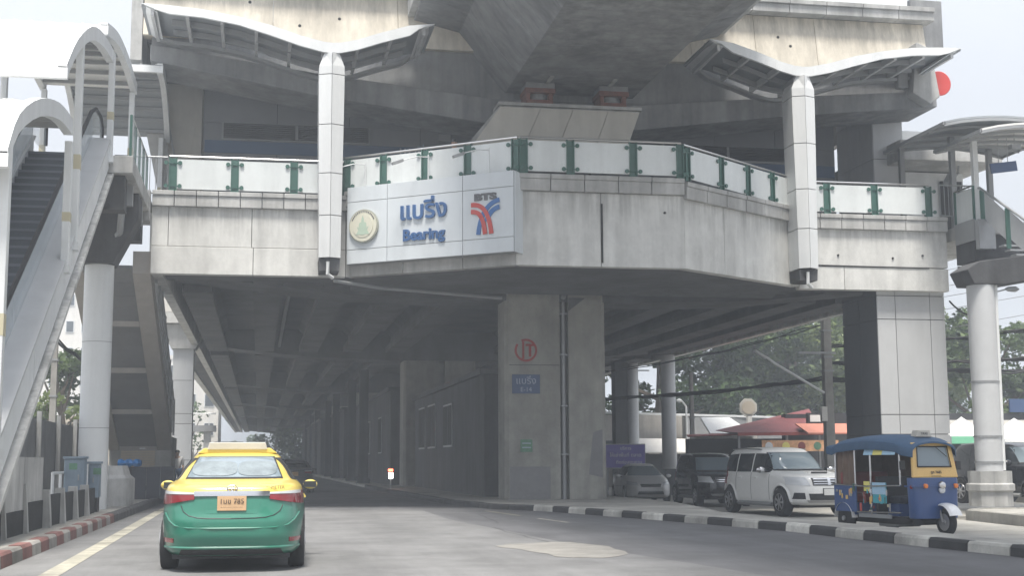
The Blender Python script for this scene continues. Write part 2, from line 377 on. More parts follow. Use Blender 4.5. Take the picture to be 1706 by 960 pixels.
# kerbs: one object per painted block
def kerb(name, label, pts, z0, z1, w, step, mats, side, y_lim):
    root = thing(name, label, 'kerb', (pts[1][0], pts[1][1], z0))
    root['kind'] = 'structure'; del root['category']
    # resample
    P = [Vector(p) for p in pts]; out = [P[0]]; acc = 0
    for a, b in zip(P, P[1:]):
        d = (b - a).length; t = step - acc
        while t <= d: out.append(a + (b - a) * (t / d)); t += step
        acc = d - (t - step)
    k = 0
    for a, b in zip(out, out[1:]):
        k += 1
        if b.y < y_lim[0] or a.y > y_lim[1]: continue
        d = (b - a).normalized(); n = Vector((-d.y, d.x)) * side
        a2 = a + d * .012; b2 = b - d * .012; j = random.uniform(-.006, .006)
        mb = MB()
        pr_ = [(0, z0), (0.01, z1 - .04), (.04, z1 + j), (w, z1 + j), (w, z0)]
        vs = [(a2.x + n.x * q, a2.y + n.y * q, z) for q, z in pr_] + [(b2.x + n.x * q, b2.y + n.y * q, z) for q, z in pr_]
        mb.add(vs, [(0, 1, 2, 3, 4), (9, 8, 7, 6, 5)] + [(i, 5 + i, 5 + (i + 1) % 5, (i + 1) % 5) for i in range(5)])
        m_ = mats[k % len(mats)] if not callable(mats) else mats(k, a)
        mb.build('kerb_block', m_, root)
    return root
sh = [(p[0] - .0, p[1]) for p in FRONT]
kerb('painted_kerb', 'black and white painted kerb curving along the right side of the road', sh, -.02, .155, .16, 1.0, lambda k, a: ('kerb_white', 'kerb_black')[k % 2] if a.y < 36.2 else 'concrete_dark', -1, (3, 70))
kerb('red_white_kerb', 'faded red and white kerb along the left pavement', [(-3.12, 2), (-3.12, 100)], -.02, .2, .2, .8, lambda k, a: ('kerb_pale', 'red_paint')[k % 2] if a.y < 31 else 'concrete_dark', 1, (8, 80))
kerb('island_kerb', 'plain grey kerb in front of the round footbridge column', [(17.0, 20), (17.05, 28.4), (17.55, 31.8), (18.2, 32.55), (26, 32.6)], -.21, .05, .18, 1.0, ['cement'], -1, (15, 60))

# ================================================================ STATION CONCOURSE
st = thing('station_concourse', 'elevated concrete station concourse with angled bay spanning the road', 'station', (9.2, 50, 6.5))
ZB, ZF = 6.55, 8.55
PL = [(-3.05, 38.4), (2.35, 38.4), (6.72, 35.3), (11.46, 35.3), (16.1, 38.5), (21.05, 38.5)]
def slab_poly(inset):
    return [(-3.05 + inset, 38.4 + inset), (2.35, 38.4 + inset), (6.72 + inset * .3, 35.3 + inset), (11.46 - inset * .3, 35.3 + inset), (16.1, 38.5 + inset), (21.05 - inset, 38.5 + inset)]
# deck slab (floor) behind the fascia
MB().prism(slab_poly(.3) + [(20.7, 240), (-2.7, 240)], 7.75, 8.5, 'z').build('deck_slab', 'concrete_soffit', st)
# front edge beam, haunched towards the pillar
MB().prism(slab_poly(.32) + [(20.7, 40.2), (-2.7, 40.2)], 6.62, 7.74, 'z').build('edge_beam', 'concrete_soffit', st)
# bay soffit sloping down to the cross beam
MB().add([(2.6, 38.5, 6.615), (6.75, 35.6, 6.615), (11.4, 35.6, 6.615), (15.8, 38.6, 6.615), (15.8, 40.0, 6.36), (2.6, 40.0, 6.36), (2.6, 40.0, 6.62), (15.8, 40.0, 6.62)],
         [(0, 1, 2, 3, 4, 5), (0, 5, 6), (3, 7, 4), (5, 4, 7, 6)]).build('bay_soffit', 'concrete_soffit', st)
# fascia: separate cast panels with open joints
def panels(p, q, cuts, z0, z1, m, name='fascia_panel', th=.3, proud=0, gap=.007):
    p, q = Vector((*p, 0)), Vector((*q, 0)); d = q - p; n = Vector((d.y, -d.x, 0)).normalized(); dl = d.length; dn = d.normalized()
    cuts = [0] + cuts + [1]
    for a, b in zip(cuts, cuts[1:]):
        o = p + d * a + dn * gap + n * (proud + random.uniform(-.004, .004)); w = dl * (b - a) - 2 * gap
        MB().obox(o + Vector((0, 0, z0 + gap)), dn * w, -n * th, (0, 0, z1 - z0 - 2 * gap)).build(name, m, st, bevel=.012)
panels(PL[0], PL[1], [.52], ZB, 7.34, 'concrete_light', proud=.02)
panels(PL[0], PL[1], [.085, .51], 7.34, 8.47, 'concrete_light')
panels(PL[1], PL[2], [.35, .7], ZB, 8.55, 'concrete')
panels(PL[2], PL[3], [.50], ZB, 8.6, 'concrete_light')
panels(PL[3], PL[4], [.33, .93], ZB, 8.55, 'concrete_light')
panels(PL[4], PL[5], [.30], ZB - .07, 7.2, 'concrete_light', proud=.02)
panels(PL[4], PL[5], [.10], 7.22, 8.4, 'concrete_light')
for x, y in ((9.09, 35.27),):
    box('joint_slot', 'slot', st, x, x + .045, y, y + .02, 6.66, 8.3)
MB().bar((16.6, 38.47, 7.23), (20.4, 38.47, 7.2), .02, .03).build('joint_slot', 'slot', st)
# side fascia
box('side_fascia', 'concrete_light', st, -3.05, -2.75, 38.72, 240, 6.6, 8.6)
box('side_fascia', 'concrete_light', st, -4.05, -3.72, 69.2, 240, 6.6, 8.6)
box('side_slab', 'concrete_soffit', st, -3.71, -3.06, 69.3, 240, 7.6, 8.4)
box('deck_girder', 'concrete_soffit', st, -3.7, -3.1, 69.3, 240, 6.68, 7.58)
box('side_fascia', 'concrete_light', st, 20.75, 21.05, 38.82, 240, 6.6, 8.6)
# coping blocks
def coping(p, q, n, z0, z1):
    p, q = Vector((*p, 0)), Vector((*q, 0)); d = q - p; nn = Vector((d.y, -d.x, 0)).normalized(); dn = d.normalized(); w = d.length / n
    for i in range(n):
        j = random.uniform(-.006, .006); o = p + dn * (i * w + .01) + nn * (.12 + j)
        mb = MB().obox(o + Vector((0, 0, z0)), dn * (w - .02), -nn * .5, (0, 0, z1 - z0 - .13))
        mb.obox(o + nn * .035 + Vector((0, 0, z1 - .13)), dn * (w - .02), -nn * .55, (0, 0, .13))
        mb.build('coping_block', 'concrete', st, bevel=.015)
coping(PL[0], (2.4, 38.4), 9, 8.46, 8.9)
coping(PL[1], PL[2], 5, 8.56, 9.02)
coping(PL[2], PL[3], 5, 8.6, 9.06)
coping(PL[3], PL[4], 6, 8.5, 8.98)
coping(PL[4], PL[5], 7, 8.36, 8.82)
# longitudinal girders under the deck
for i, x in enumerate([-2.0, .2, 2.3, 4.4, 6.5, 11.9, 14.1, 16.3, 18.3, 19.9]):
    y0 = 40.25
    for (a, b) in ((y0, 41.2), (43.4, 66.3), (68.7, 97.7), (100.1, 128.9), (131.3, 159.9), (162.3, 240)):
        mb = MB().prism([(x - .45, 6.66), (x + .45, 6.66), (x + .45, 6.95), (x + .2, 7.15), (x + .2, 7.45), (x + .5, 7.72), (x - .5, 7.72), (x - .2, 7.45), (x - .2, 7.15), (x - .45, 6.95)], a, b, 'y')
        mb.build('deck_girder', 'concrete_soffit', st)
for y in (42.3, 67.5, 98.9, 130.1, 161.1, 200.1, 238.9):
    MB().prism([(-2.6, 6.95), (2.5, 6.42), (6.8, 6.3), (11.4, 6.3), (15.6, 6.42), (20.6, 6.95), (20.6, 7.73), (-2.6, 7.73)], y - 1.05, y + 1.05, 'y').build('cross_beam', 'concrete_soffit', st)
for x in (0.9, 17.2):
    MB().tube([(x, 40.4, 6.9), (x, 66, 6.9)], .07, 6).build('drain_pipe', 'steel_grey', st)
# inner walls of the concourse
def wallbox(x0, x1, y, z0, z1, m='panel_midgrey', w=2.35, h=1.2):
    nx = max(1, round((x1 - x0) / w)); nz_ = max(1, round((z1 - z0) / h)); dx = (x1 - x0) / nx; dz = (z1 - z0) / nz_
    box('wall', 'concrete_dark', st, x0, x1, y + .05, y + .4, z0, z1)
    for i in range(nx):
        for j in range(nz_):
            box('wall_panel', m, st, x0 + i * dx + .01, x0 + (i + 1) * dx - .01, y, y + .045, z0 + j * dz + .008, z0 + (j + 1) * dz - .008)
wallbox(-1.95, 7.5, 44, 8.5, 13.6)
wallbox(11, 19.9, 44, 8.5, 13.4)
box('wall_stripe', 'blue_stripe', st, -1.9, 7.4, 43.96, 43.99, 11.33, 11.74)
box('wall_stripe', 'blue_stripe', st, 11.1, 19.85, 43.96, 43.99, 11.2, 11.62)
def louvre(x0, x1, z0, z1, y=43.95):
    lo = box('louvre', 'steel_grey', st, x0 - .06, x1 + .06, y, y + .04, z0 - .05, z1 + .05)
    box('louvre_recess', 'slot', lo, x0, x1, y - .012, y - .003, z0, z1)
    n = 7
    me = MB().prism([(0, 0), (.05, -.06), (.06, -.05), (.01, .012)], 0, x1 - x0, 'x').mesh('slat')
    for i in range(n): piece('slat', me, 'shop_dark', lo, (x0, y - .07, z0 + .07 + (z1 - z0) * i / n))
    box('louvre_mullion', 'steel_grey', lo, (x0 + x1) / 2 - .04, (x0 + x1) / 2 + .04, y - .085, y, z0, z1)
louvre(-1.3, 3.4, 11.82, 12.3); louvre(13.6, 18.2, 11.7, 12.15)
# left end wall, bright, with the inclined strut
MB().add([(-2.75, 43.7, 8.6), (-2.0, 43.9, 8.6), (-2.0, 43.9, 13.5), (-3.4, 43.7, 13.5), (-2.75, 47, 8.6), (-2.0, 47, 8.6), (-2.0, 47, 13.5), (-3.4, 47, 13.5)],
         [(0, 1, 2, 3), (4, 7, 6, 5), (0, 3, 7, 4), (3, 2, 6, 7), (1, 5, 6, 2), (0, 4, 5, 1)]).build('end_wall', 'cream_wall', st)
MB().bar((-2.75, 43.4, 8.7), (-3.75, 43.4, 13.4), .55, .5, (0, 1, 0)).build('inclined_strut', 'concrete', st)
MB().bar((-2.3, 43.45, 8.7), (-3.3, 43.45, 13.4), .06, .06, (0, 1, 0)).build('strut_trim', 'steel_grey', st)
text('แบริ่ง', .55, 'faded_ink', st, (5.0, 43.93, 11.55), (1, 0, 0), (0, 0, 1), .01, 'wall_lettering')
box('wall_notice', 'panel_grey', st, 5.75, 6.15, 43.93, 43.97, 12.0, 12.22)
# right clad tower, canopy box and door
def clad(x0, x1, y0, y1, z0, z1, root, m='panel_grey', xs=None, zs=None, ysplit=2, mleft=None):
    box('core', 'concrete_dark', root, x0 + .05, x1 - .05, y0 + .05, y1 - .05, z0, z1)
    xs = xs or [0, .5, 1]; zs = zs or [i / 4 for i in range(5)]
    for za, zb in zip(zs, zs[1:]):
        a, b = lerp(z0, z1, za) + .012, lerp(z0, z1, zb) - .012
        for xa, xb in zip(xs, xs[1:]):
            box('cladding_panel', m, root, lerp(x0, x1, xa) + .01, lerp(x0, x1, xb) - .01, y0, y0 + .045, a, b)
        for k in range(ysplit):
            ya, yb = lerp(y0 + .05, y1, k / ysplit) + .01, lerp(y0 + .05, y1, (k + 1) / ysplit) - .01
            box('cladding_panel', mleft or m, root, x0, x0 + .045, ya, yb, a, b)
            box('cladding_panel', m, root, x1 - .045, x1, ya, yb, a, b)
tw = thing('clad_tower', 'grey panel clad tower rising behind the right railing beside a bright gap', 'tower', (21, 42, 8.6))
clad(20.4, 21.5, 42.0, 44.9, 8.6, 15.0, tw, 'panel_grey', [0, 1], [0, .2, .45, .7, 1], 3)
lf = thing('lift_lobby', 'small white lift lobby with overhanging slab roof and dark doorway', 'building', (23, 43, 8.4))
box('wall', 'panel_white', lf, 21.52, 24.0, 42.6, 46, 8.3, 11.2)
box('roof_slab', 'concrete', lf, 20.9, 24.6, 41.0, 46.5, 11.25, 11.95, bevel=.03)
box('upper_wall', 'panel_white', lf, 21.52, 24.4, 43.5, 47, 11.96, 12.9)
box('door', 'slot', lf, 23.1, 23.9, 42.5, 42.59, 8.3, 10.9)
MB().tube([(23.3, 41.6, 12.6), (23.3, 41.6, 11.2), (23.25, 41.6, 10.95), (22.9, 41.5, 10.75)], .035, 6).build('pipe', 'steel_grey', lf)
MB().bar((23.0, 41.5, 10.9), (22.75, 41.4, 10.55), .26, .2).build('security_camera', 'steel_grey', lf)

# ================================================================ PLATFORM LEVEL
pf = thing('platform_structure', 'weathered cream concrete platform parapet and haunched cross beam above the concourse', 'platform', (9.2, 41, 12))
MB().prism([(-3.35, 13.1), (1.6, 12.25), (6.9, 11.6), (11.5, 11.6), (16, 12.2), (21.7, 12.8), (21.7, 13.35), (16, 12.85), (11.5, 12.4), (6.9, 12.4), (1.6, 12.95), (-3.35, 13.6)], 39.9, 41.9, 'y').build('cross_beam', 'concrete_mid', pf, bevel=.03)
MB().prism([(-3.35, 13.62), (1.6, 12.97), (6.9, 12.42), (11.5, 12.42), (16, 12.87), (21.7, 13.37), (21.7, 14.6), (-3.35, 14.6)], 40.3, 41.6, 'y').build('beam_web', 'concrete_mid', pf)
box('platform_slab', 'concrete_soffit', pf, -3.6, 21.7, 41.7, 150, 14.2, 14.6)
def sloped(x0, x1, m='concrete_cream'):
    MB().prism([(40.1, 13.95), (40.42, 15.75), (40.8, 15.75), (40.6, 13.95)], x0, x1, 'x').build('parapet_panel', m, pf, bevel=.015)
xs = [-3.6, .2, 4.0, 7.35]
for a, b in zip(xs, xs[1:]): sloped(a + .004, b - .004)
xs = [11.6, 13.4, 15.6, 17.7, 21.6]
for a, b in zip(xs, xs[1:]): sloped(a + .004, b - .004)
box('parapet_return', 'concrete', pf, -3.95, -3.62, 40.2, 41.6, 13.2, 16.6)
box('parapet_side', 'concrete', pf, -3.95, -3.62, 41.62, 150, 13.4, 16.2)
box('parapet_side', 'concrete', pf, 21.75, 22.05, 41.62, 150, 13.4, 16.2)
for x in [-3.6 + 1.27 * i for i in range(20)]:
    if 7.3 < x + 1.27 and x < 11.5: continue
    mb = MB().box(x + .008, x + 1.262, 40.0, 40.9, 15.76, 16.05).box(x + .008, x + 1.262, 39.93, 40.95, 16.05, 16.2)
    mb.build('coping_block', 'concrete', pf, bevel=.015)
box('screen', 'frosted', pf, 12, 21.0, 40.3, 40.34, 16.25, 17.5)
box('end_block', 'concrete_mid', pf, 22.1, 23.3, 42.2, 43.6, 15.5, 17.3, bevel=.03)
MB().prism([(20.6, 13.1), (21.2, 12.75), (21.55, 13.0), (21.3, 14.6), (20.8, 14.8)], 39.4, 40.05, 'y').build('beam_end', 'concrete', pf, bevel=.03)
box('beam_end_block', 'concrete_mid', pf, 20.2, 20.58, 39.6, 39.88, 13.3, 14.2, bevel=.05)
rng = random.Random(3)
for x, z in ((13.1, 15.0), (13.9, 14.6), (14.6, 14.35), (15.3, 14.2), (16.4, 15.0), (15.6, 14.4), (-.5, 15.2), (2.2, 14.8), (16.8, 14.7), (1.0, 14.5)):
    yy = 40.1 + (z - 13.95) / 1.8 * .32
    MB().lathe([(.05, -.01), (.05, .02)], (x, yy, z), 8, 'y').build('tie_hole', 'slot', pf)

# ---------------------------------------------------------------- track viaduct over the road
vd = thing('track_viaduct', 'dark concrete box girder of the railway passing overhead towards the camera', 'viaduct', (9.4, 20, 12.7))
segs = [-12 + 2.95 * i for i in range(19)]
for a, b in zip(segs, segs[1:]):
    b = min(b, 41.0)
    j = rng.uniform(-.006, .006)
    poly = [(7.36, 12.72), (11.46, 12.72), (12.25, 13.6 + j), (13.0, 14.55), (14.35, 14.9), (14.35, 15.25), (4.5, 15.25), (4.5, 14.9), (5.9, 14.55), (6.6, 13.6)]
    MB().prism(poly, a + .012, b - .012, 'y').build('girder_segment', 'concrete_mid', vd, bevel=.02)
box('parapet', 'concrete', vd, 4.3, 4.55, -12, 41, 15.0, 16.3)
box('parapet', 'concrete', vd, 14.3, 14.55, -12, 41, 15.0, 16.3)
for x in (8.35, 10.3): MB().box(x, x + .12, 38.2, 39.6, 12.68, 12.715).build('soffit_strip', 'concrete', vd)
MB().tube([(5.0, 39.6, 15.9), (4.75, 39.6, 15.1)], .07, 8).build('drain_pipe', 'steel_grey', vd)
pn = thing('bearing_plinth', 'pale grey clad crosshead plinth carrying the railway girder', 'plinth', (9, 39.5, 11))
MB().prism([(5.7, 10.4), (10.75, 10.4), (11.3, 11.95), (6.95, 11.95)], 39.0, 39.85, 'y').build('core', 'concrete', pn)
c0 = [(5.9, 6.95), (7.55, 8.2), (8.6, 9.2), (9.75, 10.3), (10.75, 11.3)]
for (b0, t0), (b1, t1) in zip(c0, c0[1:]):
    MB().add([(b0 + .008, 38.93, 10.4), (b1 - .008, 38.93, 10.4), (t1 - .008, 38.93, 11.9), (t0 + .008, 38.93, 11.9), (b0 + .008, 38.99, 10.4), (b1 - .008, 38.99, 10.4), (t1 - .008, 38.99, 11.9), (t0 + .008, 38.99, 11.9)],
             [(0, 1, 2, 3), (4, 7, 6, 5), (0, 3, 7, 4), (1, 5, 6, 2), (3, 2, 6, 7), (0, 4, 5, 1)]).build('cladding_panel', 'cream_wall', pn)
box('capping', 'concrete', pn, 6.9, 11.35, 38.88, 39.9, 11.955, 12.05)
for x, lb in ((7.75, 'rusty red girder bearing at the left end of the plinth'), (10.05, 'rusty red girder bearing at the right end of the plinth')):
    b = thing('girder_bearing', lb, 'bearing', (x + .4, 39.3, 12.05), 'girder bearings on the plinth')
    box('lower_plate', 'rust', b, x + .02, x + .85, 39.0, 39.8, 12.06, 12.2, bevel=.02)
    MB().lathe([(.3, 0), (.33, .05), (.3, .2)], (x + .43, 39.4, 12.2), 14).build('pot', 'steel_grey', b, smooth=True)
    box('upper_plate', 'rust', b, x - .02, x + .92, 38.95, 39.85, 12.4, 12.55, bevel=.02)
    box('side_stop', 'rust', b, x + .02, x + .14, 39.0, 39.8, 12.2, 12.4); box('side_stop', 'rust', b, x + .72, x + .84, 39.0, 39.8, 12.2, 12.4)
    box('grout_pad', 'concrete_mid', b, x, x + .9, 38.98, 39.82, 12.555, 12.715)

# ---------------------------------------------------------------- pillars
def pillar(x0, x1, y0, y1, lb, first=False):
    p = thing('concrete_pillar', lb, 'pillar', ((x0 + x1) / 2, (y0 + y1) / 2, .14), 'viaduct pillars on the median')
    xm = lerp(x0, x1, .585 if first else .53); ww = .14
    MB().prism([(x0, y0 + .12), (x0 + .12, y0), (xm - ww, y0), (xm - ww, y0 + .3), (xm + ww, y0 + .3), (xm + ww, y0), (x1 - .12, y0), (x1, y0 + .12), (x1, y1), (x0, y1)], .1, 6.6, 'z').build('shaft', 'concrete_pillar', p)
    if first:
        MB().tube([(xm, y0 + .15, .14), (xm, y0 + .15, 6.35), (xm, y0 - .1, 6.5)], .075, 10).build('drain_pipe', 'steel_grey', p, smooth=True)
        for z in (1.5, 3.0, 4.6, 5.9): box('pipe_clamp', 'steel_grey', p, xm - .12, xm + .12, y0 + .03, y0 + .29, z, z + .05)
        box('repair_patch', 'grey_repair', p, x0 + .14, x0 + 1.42, y0 - .006, y0 - .001, .15, 1.15)
        MB().add([(xm + .9, y0 - .004, 2.2), (x1 - .14, y0 - .004, 2.3), (x1 - .14, y0 - .004, .8), (xm + .75, y0 - .004, .9)], [(0, 1, 2, 3)]).build('repair_patch', 'grey_repair', p)
        box('joint_line', 'concrete_dark', p, x0 + .14, xm - ww - .01, y0 - .004, y0 - .001, 4.28, 4.3)
        MB().prism([(xm + ww + .01, 6.0), (xm + ww + .55, 6.42), (xm + ww + .01, 6.42)], y0 - .03, y0 - .002, 'y').build('corner_fillet', 'concrete_soffit', p)
        # stencilled mark: ring, bar and T
        cx, cz, rr, w = 8.14, 4.75, .36, .07
        mb = MB()
        A0, A1 = math.radians(-215), math.radians(115)
        ks = [A0 + (A1 - A0) * i / 36 for i in range(37)]
        mb.grid([[(cx + (rr - w) * math.cos(a), y0 - .007, cz + (rr - w) * math.sin(a)) for a in ks], [(cx + rr * math.cos(a), y0 - .007, cz + rr * math.sin(a)) for a in ks]])
        for (a, b, c, d) in ((-.12, -.05, -.27, .27), (-.01, .25, .13, .2), (.09, .17, -.2, .13)):
            mb.add([(cx + a, y0 - .007, cz + c), (cx + b, y0 - .007, cz + c), (cx + b, y0 - .007, cz + d), (cx + a, y0 - .007, cz + d)], [(0, 1, 2, 3)])
        mb.build('painted_mark', 'mark_red', p)
    return p
p1 = pillar(7.47, 10.7, 41.2, 42.4, 'tall concrete pillar with red IT mark and blue station plate', True)
pillar(7.0, 10.6, 66.6, 68.4, 'shaded concrete pillar behind the equipment room under the bridge')
pillar(6.8, 10.6, 98, 100, 'dark concrete pillar far under the bridge beyond the second room')
pillar(6.6, 10.6, 129, 131, 'farthest dark concrete pillar under the bridge')
sg = thing('station_plate', 'small blue plate with station name and code on the pillar', 'sign', (8.13, 41.17, 3.69))
box('plate', 'sign_blue', sg, 7.69, 8.57, 41.155, 41.19, 3.4, 3.99, bevel=.004)
text('แบริ่ง', .30, 'faded_ink', sg, (8.13, 41.15, 3.79), (1, 0, 0), (0, 0, 1), .002)
text('E-14', .20, 'faded_ink', sg, (8.13, 41.15, 3.52), (1, 0, 0), (0, 0, 1), .002)
sg = thing('green_notice', 'small faded green notice stuck on the pillar', 'notice', (8.13, 41.18, 1.8))
box('sheet', 'mark_green', sg, 7.95, 8.32, 41.17, 41.19, 1.6, 1.98)
for z in (1.85, 1.72): box('printed_line', 'faded_ink', sg, 8.0, 8.27, 41.164, 41.169, z, z + .03)

# clad shaft on the right
cs = thing('clad_pillar', 'wide grey panel clad pillar standing behind the tuk-tuk', 'pillar', (20.6, 41, 0))
clad(18.75, 21.02, 38.78, 41.3, -.2, 6.5, cs, 'panel_grey', [0, .27, .78, 1], [0, .165, .34, .43, .87, .98, 1], 2, 'panel_shaded')  # left panels darker: shade under the deck put into their colour
# equipment rooms under the bridge
def room(x0, x1, y0, y1, h, lb, wins, name='equipment_room'):
    rm = thing(name, lb, 'building', (x0, y0, .14), 'rooms built under the bridge')
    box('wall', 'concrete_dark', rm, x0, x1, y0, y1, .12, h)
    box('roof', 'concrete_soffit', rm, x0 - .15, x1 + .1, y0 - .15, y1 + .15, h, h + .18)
    for (a, b, z0, z1) in wins:
        fr = box('window', 'steel_grey', rm, x0 - .05, x0 - .002, a, b, z0, z1)
        for k in range(2): box('pane', 'slot', fr, x0 - .062, x0 - .052, lerp(a, b, k / 2) + .06, lerp(a, b, (k + 1) / 2) - .06, z0 + .07, z1 - .07)
    return rm
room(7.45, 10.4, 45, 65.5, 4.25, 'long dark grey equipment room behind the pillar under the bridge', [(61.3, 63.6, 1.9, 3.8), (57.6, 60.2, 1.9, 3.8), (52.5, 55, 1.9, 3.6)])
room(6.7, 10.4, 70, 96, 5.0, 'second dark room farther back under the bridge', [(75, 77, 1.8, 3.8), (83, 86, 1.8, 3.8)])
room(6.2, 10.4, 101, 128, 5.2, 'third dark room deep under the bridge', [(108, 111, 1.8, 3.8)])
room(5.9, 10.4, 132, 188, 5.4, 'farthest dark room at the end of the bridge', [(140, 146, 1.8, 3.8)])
for i, y in enumerate((78, 88, 106, 118, 140, 155, 170)):
    lb = ('slim dark column beside the second room under the bridge' if y < 100 else 'slim dark column deep under the bridge')
    c = thing('slim_column', lb, 'column', (5.9, y, .14), 'slim columns along the median')
    box('shaft', 'concrete_dark', c, 5.65, 6.15, y - .3, y + .3, .12, 6.6); box('base', 'concrete_dark', c, 5.55, 6.25, y - .4, y + .4, .13, .4)
ml = thing('marker_lamp', 'small white and red warning lamp glowing on the dark median', 'lamp', (5.2, 58, .14))
MB().tube([(5.75, 60, .14), (5.75, 60, .6)], .03, 6).build('post', 'steel_grey', ml)
box('white_lens', 'led_white', ml, 5.66, 5.84, 59.92, 60.0, .6, .85); box('red_lens', 'led_red', ml, 5.64, 5.84, 59.92, 60, .9, 1.02)

for x, y, z in ((10.9, 35.28, 8.1), (17.4, 38.48, 7.55), (19.2, 38.48, 7.5), (20.2, 38.48, 7.6)):
    MB().lathe([(.035, -.012), (.035, .03)], (x, y, z), 8, 'y').build('tie_hole', 'slot', st)

# ================================================================ GLASS RAILING on the concourse edge
rl = thing('glass_railing', 'frosted white glass railing with green posts along the whole concourse edge', 'railing', (9, 38, 8.9))
def disc(mb, c, n, rr=.045, th=.02):
    a = n.cross(Vector((0, 0, 1))).normalized(); b = Vector((0, 0, 1)); k = 8; base = len(mb.v)
    for t in (0, th):
        for i in range(k): mb.v.append(tuple(c + n * t + a * math.cos(i * 2 * math.pi / k) * rr + b * math.sin(i * 2 * math.pi / k) * rr))
    mb.f.append(tuple(base + k + i for i in range(k))); mb.f += [(base + i, base + (i + 1) % k, base + k + (i + 1) % k, base + k + i) for i in range(k)]
def railing(p, q, z, fr, h=1.0, rail='steel', root=None, endposts=True, skip=()):
    root = root or rl
    p, q = Vector((*p, z[0])), Vector((*q, z[1])); d = q - p; dh = Vector((d.x, d.y, 0)).normalized(); n = Vector((dh.y, -dh.x, 0))
    post = MB()
    X, Z = dh, Vector((0, 0, 1))
    for s in (-.11, .08): post.obox(X * s - n * .05, X * .03, n * .13, Z * (h - .04))
    post.obox(X * -.08 + n * .01, X * .16, n * .02, Z * (h - .06))
    for s in (-.19, .19):
        for zz in (.14, h - .2):
            disc(post, X * s + Z * zz + n * .065, n, .06, .03); post.bar(X * 0 + Z * zz + n * .05, X * s + Z * zz + n * .05, .02, .025)
    me = post.mesh('post')
    for t in fr: piece('post', me, 'green_paint', root, p + d * t)
    for i, (a, b) in enumerate(zip(fr, fr[1:])):
        if i in skip: continue
        A = p + d * a; B = p + d * b; w = (B - A).length
        g_ = .11
        MB().obox(A + (B - A) * (g_ / w) + Z * .06 + n * .03, (B - A) * (1 - 2 * g_ / w), n * .02, Z * (h - .15)).build('frosted_panel', 'frosted', root)
    MB().tube([p + d * fr[0] + Z * h - d.normalized() * .1, p + d * fr[-1] + Z * h + d.normalized() * .05], .035, 8).build('handrail', rail, root, smooth=True)
railing((-2.5, 38.38), (2.3, 38.38), (8.9, 8.9), [.0, .355, .70, 1.0])
railing((2.3, 38.3), (6.85, 35.25), (9.0, 9.07), [.02, .235, .475, .715, .975])
railing((6.85, 35.2), (11.4, 35.2), (9.06, 9.06), [.015, .30, .69, .985])
railing((11.5, 35.25), (16.0, 38.4), (9.02, 8.9), [.01, .30, .54, .77, .97])
railing((16.0, 38.42), (20.75, 38.42), (8.82, 8.82), [.02, .22, .55, .93])
# plain barred railings at both ends
def barred(name, label, p, q, z, h, n, m='steel_grey', root=None):
    t = root or thing(name, label, 'railing', (*p, z))
    P, Q = Vector((*p, z)), Vector((*q, z))
    for hh in (.12, h): MB().tube([P + Vector((0, 0, hh)), Q + Vector((0, 0, hh))], .025, 6).build('rail', m, t)
    me = MB().tube([(0, 0, .1), (0, 0, h)], .012, 5).mesh('baluster')
    for i in range(n + 1): piece('baluster', me, m, t, P + (Q - P) * (i / n))
    return t
barred('barred_railing', 'thin grey barred railing at the top of the stairs left of the glass panels', (-4.1, 38.4), (-2.65, 38.4), 8.72, 1.15, 9)
barred('barred_railing', 'dark barred railing at the right end of the glass panels', (20.85, 38.42), (22.1, 38.42), 8.75, 1.1, 9)

# ================================================================ STATION SIGN
sn = thing('station_sign', 'pale grey station name sign with round seal, blue lettering and red blue emblem', 'sign', (4.5, 36.4, 6.84))
A = Vector((2.36, 38.02, 0)); B = Vector((6.60, 34.92, 0)); D = (B - A); Dn = D.normalized(); Nn = Vector((Dn.y, -Dn.x, 0)); SL = D.length; Zu = Vector((0, 0, 1))
MB().obox(A + Zu * 6.86 - Nn * .32, D, Nn * .30, Zu * 2.22).build('backing', 'steel_grey', sn)
cu = [0, .252, .706, 1]; zu_ = [6.86, 7.27, 8.64, 9.08]
for a, b in zip(cu, cu[1:]):
    for c, d in zip(zu_, zu_[1:]):
        MB().obox(A + D * a + Dn * .008 + Zu * (c + .008) - Nn * .018, D * (b - a) - Dn * .016, Nn * .03, Zu * (d - c - .016)).build('sign_panel', 'sign_panel', sn, bevel=.006)
MB().obox(B + Zu * 6.86 - Nn * .02 + Dn * .003, Dn * .03, -Nn * .9, Zu * 2.2).build('side_cheek', 'sign_panel', sn)
def sp(t, z, o=.03): return A + D * t + Zu * z + Nn * o
text('แบริ่ง', .70, 'blue_letter', sn, sp(.475, 8.20), Dn, Zu, .04, 'thai_lettering', .012)
text('Bearing', .44, 'blue_letter', sn, sp(.477, 7.53), Dn, Zu, .03, 'english_lettering', .014)
# emblem made of bent bands
def band(pts, w, m, name='emblem_band', o=.045):
    P = [Vector(p) for p in pts]; mb = MB(); rows = [[], []]; rows2 = [[], []]
    for i, p in enumerate(P):
        a = P[max(i - 1, 0)]; b = P[min(i + 1, len(P) - 1)]; d = (b - a).normalized(); nn = Vector((-d.y, d.x))
        for k, s_ in enumerate((-1, 1)):
            q = p + nn * s_ * w / 2
            rows[k].append(C0 + Dn * q.x + Zu * q.y + Nn * o); rows2[k].append(C0 + Dn * q.x + Zu * q.y + Nn * .01)
    mb.grid([rows2[0], rows[0], rows[1], rows2[1]]); mb.build(name, m, sn)
C0 = A + D * .838 + Zu * 7.94
def bez(p0, p1, p2, p3, n=12):
    return [tuple(Vector(p0) * (1 - t) ** 3 + Vector(p1) * 3 * t * (1 - t) ** 2 + Vector(p2) * 3 * t * t * (1 - t) + Vector(p3) * t ** 3) for t in [i / n for i in range(n + 1)]]
band(bez((-.42, .28), (-.1, .30), (.12, .1), (.19, -.55)), .12, 'logo_red')
